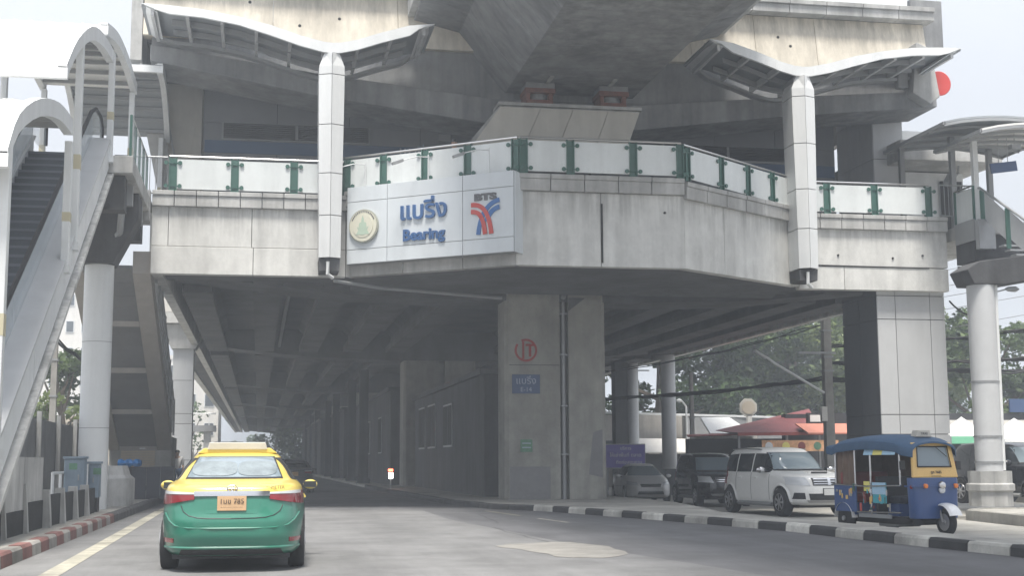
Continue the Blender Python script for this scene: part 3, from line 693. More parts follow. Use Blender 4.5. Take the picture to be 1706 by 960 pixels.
band(bez((-.42, .09), (-.18, .10), (-.04, -.05), (.0, -.55)), .12, 'logo_red', o=.05)
band(bez((.44, .36), (.15, .33), (-.14, .1), (-.21, -.55)), .12, 'logo_blue', o=.04)
band(bez((.44, .17), (.25, .15), (.10, .0), (.04, -.2)), .125, 'logo_blue', o=.043)
text('BTS', .24, 'logo_grey', sn, C0 + Zu * .47 + Nn * .02, Dn, Zu, .02, 'emblem_lettering', .016, wide=1.7)
# round seal
cs_ = sp(.112, 7.92, .02)
def dsk(rad, o, m, name, th=.03):
    mb = MB(); k = 40; base = 0
    for t in (0, th):
        for i in range(k): mb.v.append(tuple(cs_ + Nn * (o + t) + Dn * math.cos(i * 2 * math.pi / k) * rad + Zu * math.sin(i * 2 * math.pi / k) * rad))
    mb.f.append(tuple(k + i for i in range(k))); mb.f += [(i, (i + 1) % k, k + (i + 1) % k, k + i) for i in range(k)]; return mb.build(name, m, sn)
dsk(.475, 0, 'seal_rim', 'seal_rim', .06); dsk(.44, .062, 'seal_cream', 'seal_disc', .012); dsk(.33, .075, 'seal_cream', 'seal_field', .012)
fig = [(-.06, -.26), (.06, -.26), (.07, -.1), (.13, -.04), (.11, .08), (.05, .1), (.035, .2), (0, .30), (-.035, .2), (-.05, .1), (-.11, .08), (-.13, -.04), (-.07, -.1)]
MB().add([tuple(cs_ + Nn * .095 + Dn * a + Zu * b) for a, b in fig], [tuple(range(len(fig)))]).build('seal_figure', 'seal_green', sn)
MB().add([tuple(cs_ + Nn * .092 + Dn * a + Zu * b) for a, b in [(-.22, -.3 + .05), (.22, -.25), (.14, -.12), (.2, -.02), (.08, -.08), (-.08, -.08), (-.2, -.02), (-.14, -.12)]], [tuple(range(8))]).build('seal_cloud', 'seal_green', sn)
for i in range(15):
    a = R(25 + 130 * i / 14); c = cs_ + Nn * .078 + Dn * math.cos(a) * .385 + Zu * math.sin(a) * .385
    MB().obox(c - Dn * .012, Dn * .03, Nn * .006, Zu * .05).build('seal_letter', 'logo_grey', sn)
# lamp arms over the sign
for t, lb in ((.07, 'bent white lamp arm over the left end of the name sign'), (.46, 'lamp arm with dark head over the middle of the name sign'), (.82, 'lamp arm with dark head near the right end of the name sign')):
    o = sp(t + .03, 9.05, .0)
    la = thing('sign_lamp', lb, 'lamp', o, 'lamp arms over the station sign')
    MB().tube([o - Nn * .1, o - Nn * .1 + Zu * .75], .018, 6).build('upright', 'white_paint', la)
    e = o - Nn * .1 + Zu * .68; h_ = e - Dn * .55 + Nn * .75 - Zu * .22
    MB().tube([e, e - Dn * .2 + Nn * .3 - Zu * .03, h_], .016, 6).build('arm', 'white_paint', la)
    MB().bar(h_ - Dn * .1 + Nn * .12 - Zu * .08, h_ + Dn * .12 - Nn * .1 + Zu * .04, .12, .07).build('lamp_head', 'white_paint' if t < .2 else 'steel_grey', la)

# ================================================================ WING CANOPIES on tapered columns
def wing(cx, s, lb, lb2):   # s=+1: long side to the right
    t = thing('wing_canopy', lb, 'canopy', (cx, 37.6, 6.7), 'wing canopies on tapered columns')
    prof0 = [(-2.92, .72), (-2.2, .63), (-1.4, .38), (-.7, .13), (-.25, .02), (0, 0), (.25, .02), (.9, .17), (1.7, .42), (2.6, .62), (3.6, .78), (4.5, .84), (5.27, .86)]
    prof = [(cx + s * a, 13.12 + b) for a, b in prof0]
    if s < 0: prof = prof[::-1]
    Y0, Y1 = 37.35, 40.0
    up = [(x, z) for x, z in prof]; lo = [(x, z - (.30 if abs(x - cx) < 2.6 else .24)) for x, z in prof]
    lo[0] = (lo[0][0] + .35, lo[0][1] + .1); lo[-1] = (lo[-1][0] - .45, lo[-1][1] + .06)
    MB().grid([[(x, Y0, z) for x, z in up], [(x, Y0, z) for x, z in lo]]).grid([[(x, Y0 + .1, z) for x, z in up], [(x, Y0, z) for x, z in up]]).grid([[(x, Y0, z) for x, z in lo], [(x, Y0 + .1, z) for x, z in lo]]).grid([[(x, Y0 + .1, z) for x, z in lo], [(x, Y0 + .1, z) for x, z in up]]).build('fascia', 'white_paint', t, smooth=True)
    MB().sheet([(x, z - .06) for x, z in up], Y0 + .102, Y1, .05, 'y').build('roof_sheet', 'grey_sheet', t, smooth=True, sharp=30)
    MB().sheet([(x, z - .16) for x, z in lo], Y0 + 2.3, Y1 - .05, .1, 'y').build('rear_beam', 'steel_grey', t)
    for yb in (38.3, 39.2):
        MB().sheet([(x, z - .02) for x, z in lo[1:-1]], yb, yb + .07, .16, 'y').build('purlin', 'steel_grey', t)
    xa, xb = prof[0][0] + .3, prof[-1][0] - .3
    n = 9
    for i in range(n):
        x = lerp(xa, xb, i / (n - 1))
        zt = next(lerp(z0, z1, (x - x0) / (x1 - x0)) for (x0, z0), (x1, z1) in zip(prof, prof[1:]) if x0 <= x <= x1)
        MB().bar((x, Y0 + .11, zt - .19), (x, Y1 - .1, zt - .19), .09, .2).build('rib', 'panel_grey', t)
    for x, z in (prof[0], prof[-1]):
        ss = -1 if x < cx else 1
        MB().add([(x, Y0 + .1, z), (x, Y1, z), (x - ss * .4, Y1, z - .3), (x - ss * .4, Y0 + .1, z - .2), (x - ss * .04, Y0 + .1, z), (x - ss * .04, Y1, z), (x - ss * .44, Y1, z - .3), (x - ss * .44, Y0 + .1, z - .2)], [(0, 1, 2, 3), (4, 7, 6, 5), (0, 4, 5, 1), (3, 2, 6, 7), (0, 3, 7, 4), (1, 5, 6, 2)]).build('end_plate', 'white_paint', t)
    # tapered column, ridge fronted, made of cladding panels
    c = thing('canopy_column', lb2, 'column', (cx, 38, 6.6), 'tapered columns under the wing canopies')
    hw = [(6.95, .30), (8.1, .31), (9.2, .325), (10.6, .345), (12.0, .36), (12.45, .355), (12.86, .20)]
    def wat(z):
        return next(lerp(a, b, (z - z0) / (z1 - z0)) for (z0, a), (z1, b) in zip(hw, hw[1:]) if z0 <= z <= z1 + 1e-6)
    cuts = [6.95, 8.15, 9.35, 10.75, 12.2, 12.86]
    for z0, z1 in zip(cuts, cuts[1:]):
        zs = [z0 + .012] + [z for z, _ in hw if z0 + .05 < z < z1 - .05] + [z1 - .012]
        for sx in (-1, 1):
            rows = [[(cx + sx * .006, 37.28, z), (cx + sx * wat(z), 37.42, z), (cx + sx * wat(z), 38.2, z), (cx + sx * (wat(z) - .05), 38.2, z), (cx + sx * (wat(z) - .05), 37.46, z), (cx + sx * .006, 37.33, z)] for z in zs]
            mb = MB().grid(rows, close=True); nR = len(rows)
            mb.f.append(tuple(range(6))); mb.f.append(tuple((nR - 1) * 6 + k for k in range(6)))
            mb.build('column_panel', 'panel_white', c)
    MB().prism([(cx - .24, 7.0), (cx + .24, 7.0), (cx + .28, 12.8), (cx - .28, 12.8)], 37.5, 38.3, 'y').build('core', 'steel_grey', c)
    MB().prism([(cx - .27, 6.6), (cx + .27, 6.6), (cx + .29, 6.94), (cx - .29, 6.94)], 37.45, 38.36, 'y').build('base', 'concrete_dark', c)
    MB().tube([(cx - .05, 37.4, 6.85), (cx - .05, 37.4, 6.5), (cx + .1, 37.5, 6.4)], .055, 8).build('drain_pipe', 'panel_white', c, smooth=True)
wing(1.85, -1, 'white edged wing canopy above the left end of the concourse', 'left tapered white column carrying the wing canopy beside the name sign')
wing(15.98, 1, 'white edged wing canopy above the right end of the concourse', 'right tapered white column carrying the wing canopy at the bay corner')
MB().tube([(2.0, 37.9, 6.38), (3.4, 38.7, 6.3), (7.2, 40.2, 6.25)], .05, 6).build('drain_pipe', 'steel_grey', st)

# ================================================================ LEFT ESCALATOR
XR, XL = -3.65, -5.85
sl = .585
def zsx(y, o): return o + (y - 28) * sl
es = thing('escalator', 'steep covered escalator climbing from the left pavement up to the station', 'escalator', (-4.7, 20, .2))
ya, yb = 17.4, 33.0
for x, nm in ((XR, 'r'), (XL, 'l')):
    s_ = 1 if nm == 'r' else -1
    for q in range(8):
        qa, qb = lerp(ya, yb, q / 8) + .008, lerp(ya, yb, (q + 1) / 8) - .008; jx = random.uniform(-.005, .005)
        MB().prism([(qa, zsx(qa, 5.42)), (qb, zsx(qb, 5.42)), (qb, zsx(qb, 6.05)), (qa, zsx(qa, 6.05))], x - .06 + jx, x + jx, 'x').build('cladding_skirt', 'white_paint', es)
    MB().prism([(ya, zsx(ya, 4.9)), (yb + .4, zsx(yb + .4, 4.9)), (yb + .4, zsx(yb + .4, 5.22)), (ya, zsx(ya, 5.22))], x - .12, x + .0, 'x').build('truss_beam', 'steel_grey', es)
    MB().prism([(ya, zsx(ya, 5.16)), (yb + .4, zsx(yb + .4, 5.16)), (yb + .4, zsx(yb + .4, 5.27)), (ya, zsx(ya, 5.27))], x - .14, x + .10 * s_, 'x').build('truss_flange', 'concrete_light', es)
    MB().prism([(ya, zsx(ya, 6.10)), (yb, zsx(yb, 6.10)), (yb, zsx(yb, 6.16)), (ya, zsx(ya, 6.16))], min(x - .5 * s_, x + .03 * s_), max(x - .5 * s_, x + .03 * s_), 'x').build('outer_decking', 'panel_grey', es)
    xh = x - .42 * s_
    MB().prism([(ya, zsx(ya, 6.0)), (yb, zsx(yb, 6.0)), (yb, zsx(yb, 6.8)), (ya, zsx(ya, 6.8))], xh - .012, xh + .012, 'x').build('balustrade_glass', 'frosted_clear', es)
    MB().prism([(ya, zsx(ya, 5.75)), (yb, zsx(yb, 5.75)), (yb, zsx(yb, 6.08)), (ya, zsx(ya, 6.08))], xh - .05, xh + .04, 'x').build('inner_skirt', 'panel_grey', es)
    pth = [(xh, y, zsx(y, 6.86)) for y in (ya, 22, 28, 31.5, 32.8)] + [(xh, 33.6, 9.95), (xh, 34.6, 10.0), (xh, 35.0, 9.8), (xh, 35.0, 9.3)]
    MB().tube(pth, .05, 8).build('moving_handrail', 'rubber', es, smooth=True)
    MB().obox((xh - .01, 33.0, 9.0), (.02, 0, 0), (0, 1.9, .1), (0, 0, .85)).build('newel_glass', 'glass_clear', es)
me = MB().box(0, 1.28, 0, .4, -.2, 0).mesh('step')
me2 = MB().box(0, 1.28, 0, .05, -.045, .006).mesh('step_edge')
n = 0; y = 18.3
while y < 32.6:
    piece('step', me, 'step_dark', es, (-5.39, y, zsx(y, 6.02))); piece('step_edge', me2, 'step_nose', es, (-5.39, y - .012, zsx(y, 6.02) + .002)); y += .4
MB().prism([(ya, zsx(ya, 5.0)), (yb, zsx(yb, 5.0)), (yb, zsx(yb, 5.15)), (ya, zsx(ya, 5.15))], XL + .01, XR - .13, 'x').build('truss_soffit', 'steel_grey', es)
# landing
ld = thing('escalator_landing', 'grey concrete landing joining the escalator to the concourse', 'landing', (-4.5, 35.5, 8))
box('slab', 'concrete', ld, -6.1, -3.1, 33.05, 40.4, 8.25, 8.68, bevel=.02)
box('beam', 'concrete_dark', ld, -5.9, -3.3, 33.3, 33.9, 7.4, 8.24); box('beam', 'concrete_dark', ld, -5.9, -3.3, 38.0, 38.6, 7.4, 8.24)
MB().prism([(-4.6, 6.4), (-3.75, 6.4), (-3.15, 7.6), (-3.15, 8.24), (-6.1, 8.24), (-6.1, 7.6)], 35.5, 36.5, 'y').build('crosshead', 'concrete_dark', ld, bevel=.03)
for y in (34.4, 37.2): MB().bar((-5.9, y, 7.95), (-3.2, y, 7.95), .18, .5).build('steel_beam', 'steel_grey', ld)
MB().tube([(-3.45, 34.6, 8.2), (-3.6, 35.5, 7.2), (-4.0, 35.8, 6.9)], .09, 6).build('brace', 'steel_grey', ld)
box('edge_block', 'concrete', ld, -3.6, -3.08, 38.1, 38.38, 8.0, 8.86)
def glassrail(name, label, pts, h, npan, m='frosted'):
    t = thing(name, label, 'railing', pts[0]); P, Q = map(Vector, pts); d = Q - P
    for i in range(npan):
        a = P + d * ((i + .06) / npan); MB().obox(a + Vector((0, 0, .06)), d * (.88 / npan), d.cross(Vector((0, 0, 1))).normalized() * .02, (0, 0, h - .12)).build('glass_panel', m, t)
    for i in range(npan + 1):
        a = P + d * (i / npan); MB().bar(a, a + Vector((0, 0, h)), .06, .06).build('post', 'green_paint', t)
    MB().tube([P + Vector((0, 0, h)), Q + Vector((0, 0, h))], .03, 6).build('handrail', 'steel', t)
    return t
glassrail('landing_railing', 'glass railing with green posts on the left landing beside the escalator', [(-3.2, 33.4, 8.68), (-3.2, 38.2, 8.68)], 1.1, 4, 'glass_clear')
rc = thing('round_column', 'tall pale round column under the escalator landing', 'column', (-4.12, 36, .16))
MB().lathe([(.37, .16), (.37, 6.42)], (-4.13, 36, 0), 28).build('shaft', 'panel_white', rc, smooth=True)
for z in (2.2, 4.4): MB().lathe([(.374, z), (.374, z + .015)], (-4.13, 36, 0), 28).build('joint_ring', 'steel_grey', rc, smooth=True)
MB().lathe([(.62, .16), (.62, .9), (.5, 1.0), (.42, 1.25)], (-3.95, 38.9, 0), 8).build('footing', 'concrete', rc)
# arched roofs
def arch_roof(label, prof, x0, x1, posts, up=.08, name='arched_roof', rmat='white_sheet'):
    t = thing(name, label, 'roof', (x1, prof[0][0], prof[0][1]), 'arched roofs over the escalator')
    n = len(prof)
    MB().sheet(prof, x0, x1, up, 'x').build('roof_sheet', rmat, t, smooth=True, sharp=30)
    for x in (x0, x1 - .16): MB().sheet([(y, z - .17) for y, z in prof], x + .005, x + .165, .30, 'x').build('edge_beam', 'white_paint', t, smooth=True, sharp=30)
    MB().bar((x0, prof[0][0] + .02, prof[0][1] - .05), (x1 + .02, prof[0][0] + .02, prof[0][1] - .05), .12, .2).build('gutter', 'white_paint', t)
    for i in range(1, n - 1):
        y, z = prof[i]; MB().bar((x0 + .1, y, z - .07), (x1 - .17, y, z - .07), .07, .1).build('purlin', 'steel_grey', t)
    nr = 7
    for i in range(nr):
        x = lerp(x0 + .2, x1 - .2, i / (nr - 1)); MB().sheet([(y, z + up + .001) for y, z in prof], x, x + .03, .025, 'x').build('seam', 'white_sheet', t)
    for (x, y, zb, zt) in posts:
        MB().box(x - .07, x + .07, y - .1, y + .1, zb, zt).build('post', 'white_paint', t, bevel=.01)
        MB().box(x - .1, x + .1, y - .16, y + .16, zb - .03, zb + .12).build('base_plate', 'white_paint', t)
        MB().box(x - .074, x + .074, y - .104, y + .104, lerp(zb, zt, .38), lerp(zb, zt, .45)).build('tag', 'tag_yellow', t)
    return t
def fine(pr_, k=3):   # smooth resample (Catmull-Rom)
    out = []; n = len(pr_)
    for i in range(n - 1):
        p0, p1, p2, p3 = (Vector(pr_[max(i - 1, 0)]), Vector(pr_[i]), Vector(pr_[i + 1]), Vector(pr_[min(i + 2, n - 1)]))
        for j in range(k):
            t = j / k; out.append(tuple(.5 * ((2 * p1) + (p2 - p0) * t + (2 * p0 - 5 * p1 + 4 * p2 - p3) * t * t + (3 * p1 - p0 - 3 * p2 + p3) * t ** 3)))
    out.append(tuple(pr_[-1])); return out
AX0, AX1 = -6.15, -3.55
arch_roof('lowest arched white roof over the escalator nearest the camera', fine([(19.6, 5.6), (20.4, 6.30), (22.2, 7.02), (24.3, 7.5), (25.95, 7.62)]), AX0, AX1,
          [(-3.65, 26.3, 4.9, 7.4), (-3.65, 20.1, 1.4, 5.9), (-6.0, 26.3, 4.9, 7.4), (-6.0, 20.1, 1.4, 5.9)])
arch_roof('middle arched white roof over the escalator with ribbed top', fine([(24.9, 8.4), (26.2, 9.27), (28.2, 10.18), (30.25, 10.68), (32.3, 10.92)]), AX0, AX1,
          [(-3.65, 27.4, 5.5, 9.7), (-3.65, 33.0, 8.5, 11.2), (-6.0, 27.4, 5.5, 9.7), (-6.0, 32.4, 8.5, 10.8)])
arch_roof('highest arched white roof over the escalator landing', fine([(30.9, 11.15), (33.2, 11.64), (35.8, 11.84), (38.35, 11.8)]), AX0, AX1,
          [(-3.65, 38.1, 8.7, 11.6), (-6.0, 38.1, 8.7, 11.6)])
arch_roof('grey arched roof behind the landing covering the far stairs', fine([(39.4, 12.75), (40.8, 12.75), (42.2, 12.3), (43.3, 11.6)]), -5.9, -2.95,
          [(-5.6, 43.2, 8.6, 11.5), (-3.2, 43.0, 8.6, 11.5)], rmat='grey_sheet')
# ---------------------------------------------------------------- far stairs, seen from below
fs = thing('far_staircase', 'dark underside of the enclosed stairs descending behind the round column', 'staircase', (-4.2, 44, .2))
sy0, sz0, sy1, sz1 = 38.6, 6.7, 50.0, 1.9
nr = 16
for i in range(nr):
    a, b = i / nr, (i + 1) / nr; y0_, z0_, y1_, z1_ = lerp(sy0, sy1, a), lerp(sz0, sz1, a), lerp(sy0, sy1, b), lerp(sz0, sz1, b)
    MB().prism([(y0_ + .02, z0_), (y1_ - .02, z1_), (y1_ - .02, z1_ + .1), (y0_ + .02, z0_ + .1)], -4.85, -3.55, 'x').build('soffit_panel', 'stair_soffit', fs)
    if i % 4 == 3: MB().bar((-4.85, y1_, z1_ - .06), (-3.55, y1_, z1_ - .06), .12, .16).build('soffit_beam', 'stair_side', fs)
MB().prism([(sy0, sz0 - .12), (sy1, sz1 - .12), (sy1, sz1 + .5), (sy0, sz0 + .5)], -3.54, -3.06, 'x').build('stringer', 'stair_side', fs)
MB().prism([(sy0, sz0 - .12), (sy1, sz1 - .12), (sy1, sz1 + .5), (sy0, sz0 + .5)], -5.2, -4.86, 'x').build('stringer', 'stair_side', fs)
MB().prism([(sy0, sz0 + .5), (sy1, sz1 + .5), (sy1, sz1 + 1.6), (sy0, sz0 + 1.6)], -3.1, -3.04, 'x').build('glass_side', 'frosted', fs)
for i in range(9):
    y_, z_ = lerp(sy0, sy1, i / 8), lerp(sz0, sz1, i / 8); MB().bar((-3.0, y_, z_ + .4), (-3.0, y_, z_ + 1.7), .07, .05).build('side_post', 'steel_grey', fs)
MB().bar((-3.03, sy0, sz0 + 1.68), (-3.03, sy1, sz1 + 1.68), .07, .07).build('handrail', 'steel_grey', fs)
# booth with a door below the stairs
bt = thing('stair_booth', 'grey booth with tan shuttered door below the far stairs', 'booth', (-4.2, 50.2, .16))
box('wall', 'concrete', bt, -5.2, -3.05, 50.05, 53, .16, 2.25); box('lintel', 'stair_side', bt, -4.95, -3.3, 49.96, 50.04, 1.95, 2.1)
box('door', 'shop_wall', bt, -4.8, -3.6, 49.99, 50.04, .2, 1.9)
me = MB().box(0, 1.16, 0, .02, 0, .07).mesh('slat')
for i in range(18): piece('slat', me, 'building_tan', bt, (-4.78, 49.965, .25 + .09 * i))
box('light_strip', 'panel_white', bt, -4.15, -3.95, 49.9, 49.95, 1.82, 1.86)

# ================================================================ RIGHT FOOTBRIDGE, stairs and column
fb = thing('footbridge_landing', 'grey steel and concrete landing of the right stairs beside the station', 'landing', (20.5, 36, 8))
box('slab', 'concrete', fb, 21.25, 25, 37.1, 42, 8.1, 8.5, bevel=.02); box('edge_channel', 'steel_grey', fb, 21.2, 21.24, 37.1, 38.25, 7.9, 8.55)
MB().prism([(19.3, 6.1), (20.25, 6.1), (22.6, 6.5), (24, 6.6), (24, 6.85), (21.3, 7.0), (19.5, 6.75), (19.1, 6.5)], 33.9, 34.9, 'y').build('crosshead', 'concrete_dark', fb, bevel=.03)
box('beam', 'concrete_dark', fb, 21.3, 25, 37.3, 38.4, 7.3, 8.09); box('bracket', 'steel_grey', fb, 21.22, 21.75, 36.85, 37.08, 7.6, 8.5)
MB().add([(21.2, 38.2, 7.1), (25, 38.2, 7.1), (25, 35.1, 6.5), (20.1, 34.95, 6.5), (21.2, 38.2, 7.25), (25, 38.2, 7.25), (25, 35.1, 6.65), (20.1, 34.95, 6.65)], [(0, 3, 2, 1), (4, 5, 6, 7), (0, 1, 5, 4), (1, 2, 6, 5), (2, 3, 7, 6), (3, 0, 4, 7)]).build('soffit', 'stair_soffit', fb)
rst = thing('right_staircase', 'steel stairs with green posted glass descending at the right edge towards the camera', 'staircase', (20.4, 30, 4))
def zr(y, o): return o + .35 + (y - 36.8) * .6
for x in (21.5, 24.0):
    MB().prism([(18, zr(18, 7.1)), (34.6, zr(34.6, 7.1)), (34.6, zr(34.6, 7.75)), (18, zr(18, 7.75))], x, x + .08, 'x').build('stringer', 'steel_grey', rst)
    MB().prism([(18, zr(18, 7.75)), (34.6, zr(34.6, 7.75)), (34.6, zr(34.6, 7.85)), (18, zr(18, 7.85))], x - .12, x + .16, 'x').build('stringer_flange', 'concrete_light', rst)
    MB().prism([(18, zr(18, 7.02)), (34.6, zr(34.6, 7.02)), (34.6, zr(34.6, 7.1)), (18, zr(18, 7.1))], x - .1, x + .16, 'x').build('stringer_flange', 'concrete_light', rst)
MB().prism([(18, zr(18, 7.3)), (34.6, zr(34.6, 7.3)), (34.6, zr(34.6, 7.4)), (18, zr(18, 7.4))], 21.59, 23.99, 'x').build('soffit', 'stair_soffit', rst)
me = MB().box(0, 2.3, 0, .3, -.05, 0).mesh('tread')
for i in range(58): piece('tread', me, 'steel_grey', rst, (21.61, 18.5 + i * .31, zr(18.5 + i * .31, 7.65)))
yy = [37.0 - 1.35 * i for i in range(12)]
for a, b in zip(yy, yy[1:]):
    MB().prism([(a - .1, zr(a, 8.0)), (b + .1, zr(b, 8.0)), (b + .1, zr(b, 8.85)), (a - .1, zr(a, 8.85))], 21.47, 21.495, 'x').build('glass_panel', 'panel_grey', rst)
for a in yy: MB().bar((21.45, a, zr(a, 7.75)), (21.45, a, zr(a, 8.95)), .13, .05).build('post', 'green_paint', rst)
MB().tube([(21.45, 38.2, 9.6), (21.45, 37.1, zr(37.1, 8.98)), (21.45, 18, zr(18, 8.98))], .04, 8).build('handrail', 'steel_grey', rst, smooth=True)
glassrail('landing_railing', 'short frosted railing with green posts on the right landing', [(21.28, 37.2, 8.5), (21.28, 38.3, 8.5)], 1.1, 1)
fc = thing('footbridge_column', 'grey round column on an octagonal concrete base behind the tuk-tuk', 'column', (19.7, 34.3, .03))
MB().lathe([(.36, .9), (.38, 6.12)], (19.7, 34.3, 0), 28).build('shaft', 'panel_grey', fc, smooth=True)
MB().lathe([(.58, .03), (.58, .42), (.64, .46), (.64, .62), (.58, .66), (.58, .98)], (19.7, 34.3, 0), 10).build('base', 'concrete', fc)
for z in (1.2, 1.9, 3.4): MB().lathe([(.385, z), (.385, z + .05)], (19.7, 34.3, 0), 24).build('clamp', 'steel_grey', fc)
MB().tube([(20.02, 34.1, 1.0), (20.04, 34.1, 6.1)], .05, 8).build('conduit', 'panel_white', fc, smooth=True)
MB().tube([(20.0, 34.2, 5.9), (20.4, 34.1, 6.0)], .02, 6).build('lamp_arm', 'steel_grey', fc)
MB().lathe([(.02, -.22), (.07, -.12), (.08, .1), (.02, .2)], (20.55, 34.1, 6.0), 10, 'x').build('lamp_head', 'steel_grey', fc, smooth=True)
# arched canopies of the footbridge
arch = lambda x0, x1, z, h, n=8: [(lerp(x0, x1, i / n), z + h * math.sin(math.pi * i / n) ** .8) for i in range(n + 1)]
for (x0, x1, y0, y1, z, h, posts, lb) in ((20.0, 24.2, 36.4, 40.4, 11.3, .26, [(21.35, 38.5), (20.5, 40.2), (23.5, 40)], 'dark arched canopy above the right landing railing'),
                                     (20.6, 25, 35.4, 38.2, 10.85, .28, [(21.4, 37.25), (24.4, 37.3)], 'pale arched canopy at the right edge over the top of the stairs')):
    t = thing('arched_canopy', lb, 'canopy', (x0, y0, z), 'arched canopies over the right stairs')
    if y0 < 36: pr0 = arch(x0, x1, z, h)
    pr0 = arch(x0, x1, z, h)
    MB().sheet(pr0, y0, y1, .06, 'y').build('roof_sheet', 'white_sheet' if y0 < 36 else 'grey_sheet', t, smooth=True, sharp=30)
    for k in range(5):
        y_ = lerp(y0, y1 - .12, k / 4); MB().sheet([(x, zz - .09) for x, zz in pr0], y_, y_ + .07, .08, 'y').build('hoop', 'steel_grey', t)
    for x in (x0, x1): MB().bar((x, y0, z), (x, y1, z), .07, .1).build('eaves_beam', 'steel_grey', t)
    for x, y_ in posts: MB().box(x - .08, x + .08, y_ - .08, y_ + .08, 8.5, z + h * .5).build('post', 'steel_grey' if y0 > 36 else 'panel_white', t)
hs = thing('hanging_sign', 'dark blue hanging sign under the right canopy', 'sign', (20.3, 34, 9.5))
MB().bar((21.55, 36.6, 10.0), (22.35, 36.5, 10.1), .06, .30).build('board', 'sign_blue', hs)
for x in (21.8, 22.1): MB().tube([(x, 36.56, 10.15), (x, 36.56, 11.05)], .012, 5).build('hanger', 'steel_grey', hs)
lm = thing('canopy_lamp', 'small lamp box under the right canopy', 'lamp', (20.9, 34, 10.5))
MB().box(22.2, 22.5, 36.45, 36.65, 10.62, 10.76).build('box', 'steel_grey', lm); MB().tube([(22.35, 36.55, 10.76), (22.35, 36.55, 11.1)], .015, 5).build('stem', 'steel_grey', lm)
rd = thing('round_red_sign', 'round plain red sign at the end of the platform against the sky', 'sign', (24.0, 43, 14.6))
MB().lathe([(.42, -.03), (.45, 0), (.42, .03)], (23.5, 43, 14.55), 28, 'y').build('disc', 'sign_red', rd)
MB().bar((22.0, 43, 14.6), (23.4, 43, 14.6), .06, .06).build('bracket', 'steel_grey', rd)

# ================================================================ VEHICLES
class Shell:
    """car surface: horizontal superellipse rings; table rows (z, half width, y rear, y front, exponent)"""
    def __init__(s, tab): s.t = tab
    def at(s, z):
        t = s.t
        z = min(max(z, t[0][0]), t[-1][0])
        for i in range(len(t) - 1):
            if t[i][0] <= z <= t[i + 1][0]: break
        k = (z - t[i][0]) / (t[i + 1][0] - t[i][0]); out = []
        for c in range(1, 5):
            def sl_(j):
                if j <= 0 or j >= len(t) - 1: return None
                a = (t[j][c] - t[j - 1][c]) / (t[j][0] - t[j - 1][0]); b = (t[j + 1][c] - t[j][c]) / (t[j + 1][0] - t[j][0])
                return 0 if a * b <= 0 else 2 * a * b / (a + b)
            h = t[i + 1][0] - t[i][0]; d = (t[i + 1][c] - t[i][c]) / h
            m0 = sl_(i); m1 = sl_(i + 1); m0 = d if m0 is None else m0; m1 = d if m1 is None else m1
            k2, k3 = k * k, k ** 3
            out.append((2 * k3 - 3 * k2 + 1) * t[i][c] + (k3 - 2 * k2 + k) * h * m0 + (-2 * k3 + 3 * k2) * t[i + 1][c] + (k3 - k2) * h * m1)
        return out
    def side(s, sg, y, z):
        w, a, b, n = s.at(z); yc, h = (a + b) / 2, (b - a) / 2; t = min(abs((y - yc) / h), .9995)
        return Vector((sg * w * (1 - t ** n) ** (1 / n), y, z))
    def end(s, sg, x, z):
        w, a, b, n = s.at(z); yc, h = (a + b) / 2, (b - a) / 2; t = min(abs(x / w), .9995)
        return Vector((x, yc + sg * h * (1 - t ** n) ** (1 / n), z))
    def ring(s, z, N=80):
        w, a, b, n = s.at(z); yc, h = (a + b) / 2, (b - a) / 2; out = []
        for k in range(N):
            th = 2 * math.pi * k / N; c, sn_ = math.cos(th), math.sin(th)
            out.append((w * math.copysign(abs(c) ** (2 / n), c), yc + h * math.copysign(abs(sn_) ** (2 / n), sn_), z))
        return out
    def body(s, z0, z1, step=.03, cap0=False, cap1=False, extra=0):
        zs = []; z = z0
        while z < z1 - .006: zs.append(z); z += step if z < s.t[-1][0] - .12 else step / 3
        zs.append(z1); rows = [s.ring(z) for z in zs]; mb = MB().grid(rows, close=True); N = len(rows[0])
        if cap0: mb.f.append(tuple(range(N))[::-1])
        if cap1: mb.f.append(tuple((len(rows) - 1) * N + k for k in range(N)))
        return mb
    def patch(s, where, quad, off=.006, nu=12, nv=8, th=.012):
        fn = {'R': lambda a, z: s.side(1, a, z), 'L': lambda a, z: s.side(-1, a, z), 'F': lambda a, z: s.end(1, a, z), 'B': lambda a, z: s.end(-1, a, z)}[where]
        (a0, z0), (a1, z1), (a2, z2), (a3, z3) = quad; rows = []; rin = []
        for j in range(nv + 1):
            v = j / nv; rw = []; ri = []
            for i in range(nu + 1):
                u_ = i / nu; p = lerp(lerp(a0, a1, u_), lerp(a3, a2, u_), v); z = lerp(lerp(z0, z1, u_), lerp(z3, z2, u_), v)
                P = fn(p, z); e = .004; du = fn(p + e, z) - fn(p - e, z); dv = fn(p, min(z + e, s.t[-1][0])) - fn(p, z - e)
                nn = du.cross(dv)
                if nn.length < 1e-9: nn = Vector((0, 0, 1))
                nn.normalize()
                ref = {'R': Vector((1, 0, .3)), 'L': Vector((-1, 0, .3)), 'F': Vector((0, 1, .3)), 'B': Vector((0, -1, .3))}[where]
                if nn.dot(ref) < 0: nn = -nn
                rw.append(P + nn * off); ri.append(P - nn * max(.004, th - off))
            rows.append(rw); rin.append(ri)
        mb = MB().grid(rows); m = nu + 1; n = (nu + 1) * (nv + 1); mb.v += [tuple(p) for rw in rin for p in rw]
        edge = [i for i in range(m)] + [j * m + nu for j in range(1, nv + 1)] + [nv * m + i for i in range(nu - 1, -1, -1)] + [j * m for j in range(nv - 1, 0, -1)]
        for a, b in zip(edge, edge[1:] + edge[:1]): mb.f.append((a, b, b + n, a + n))
        return mb
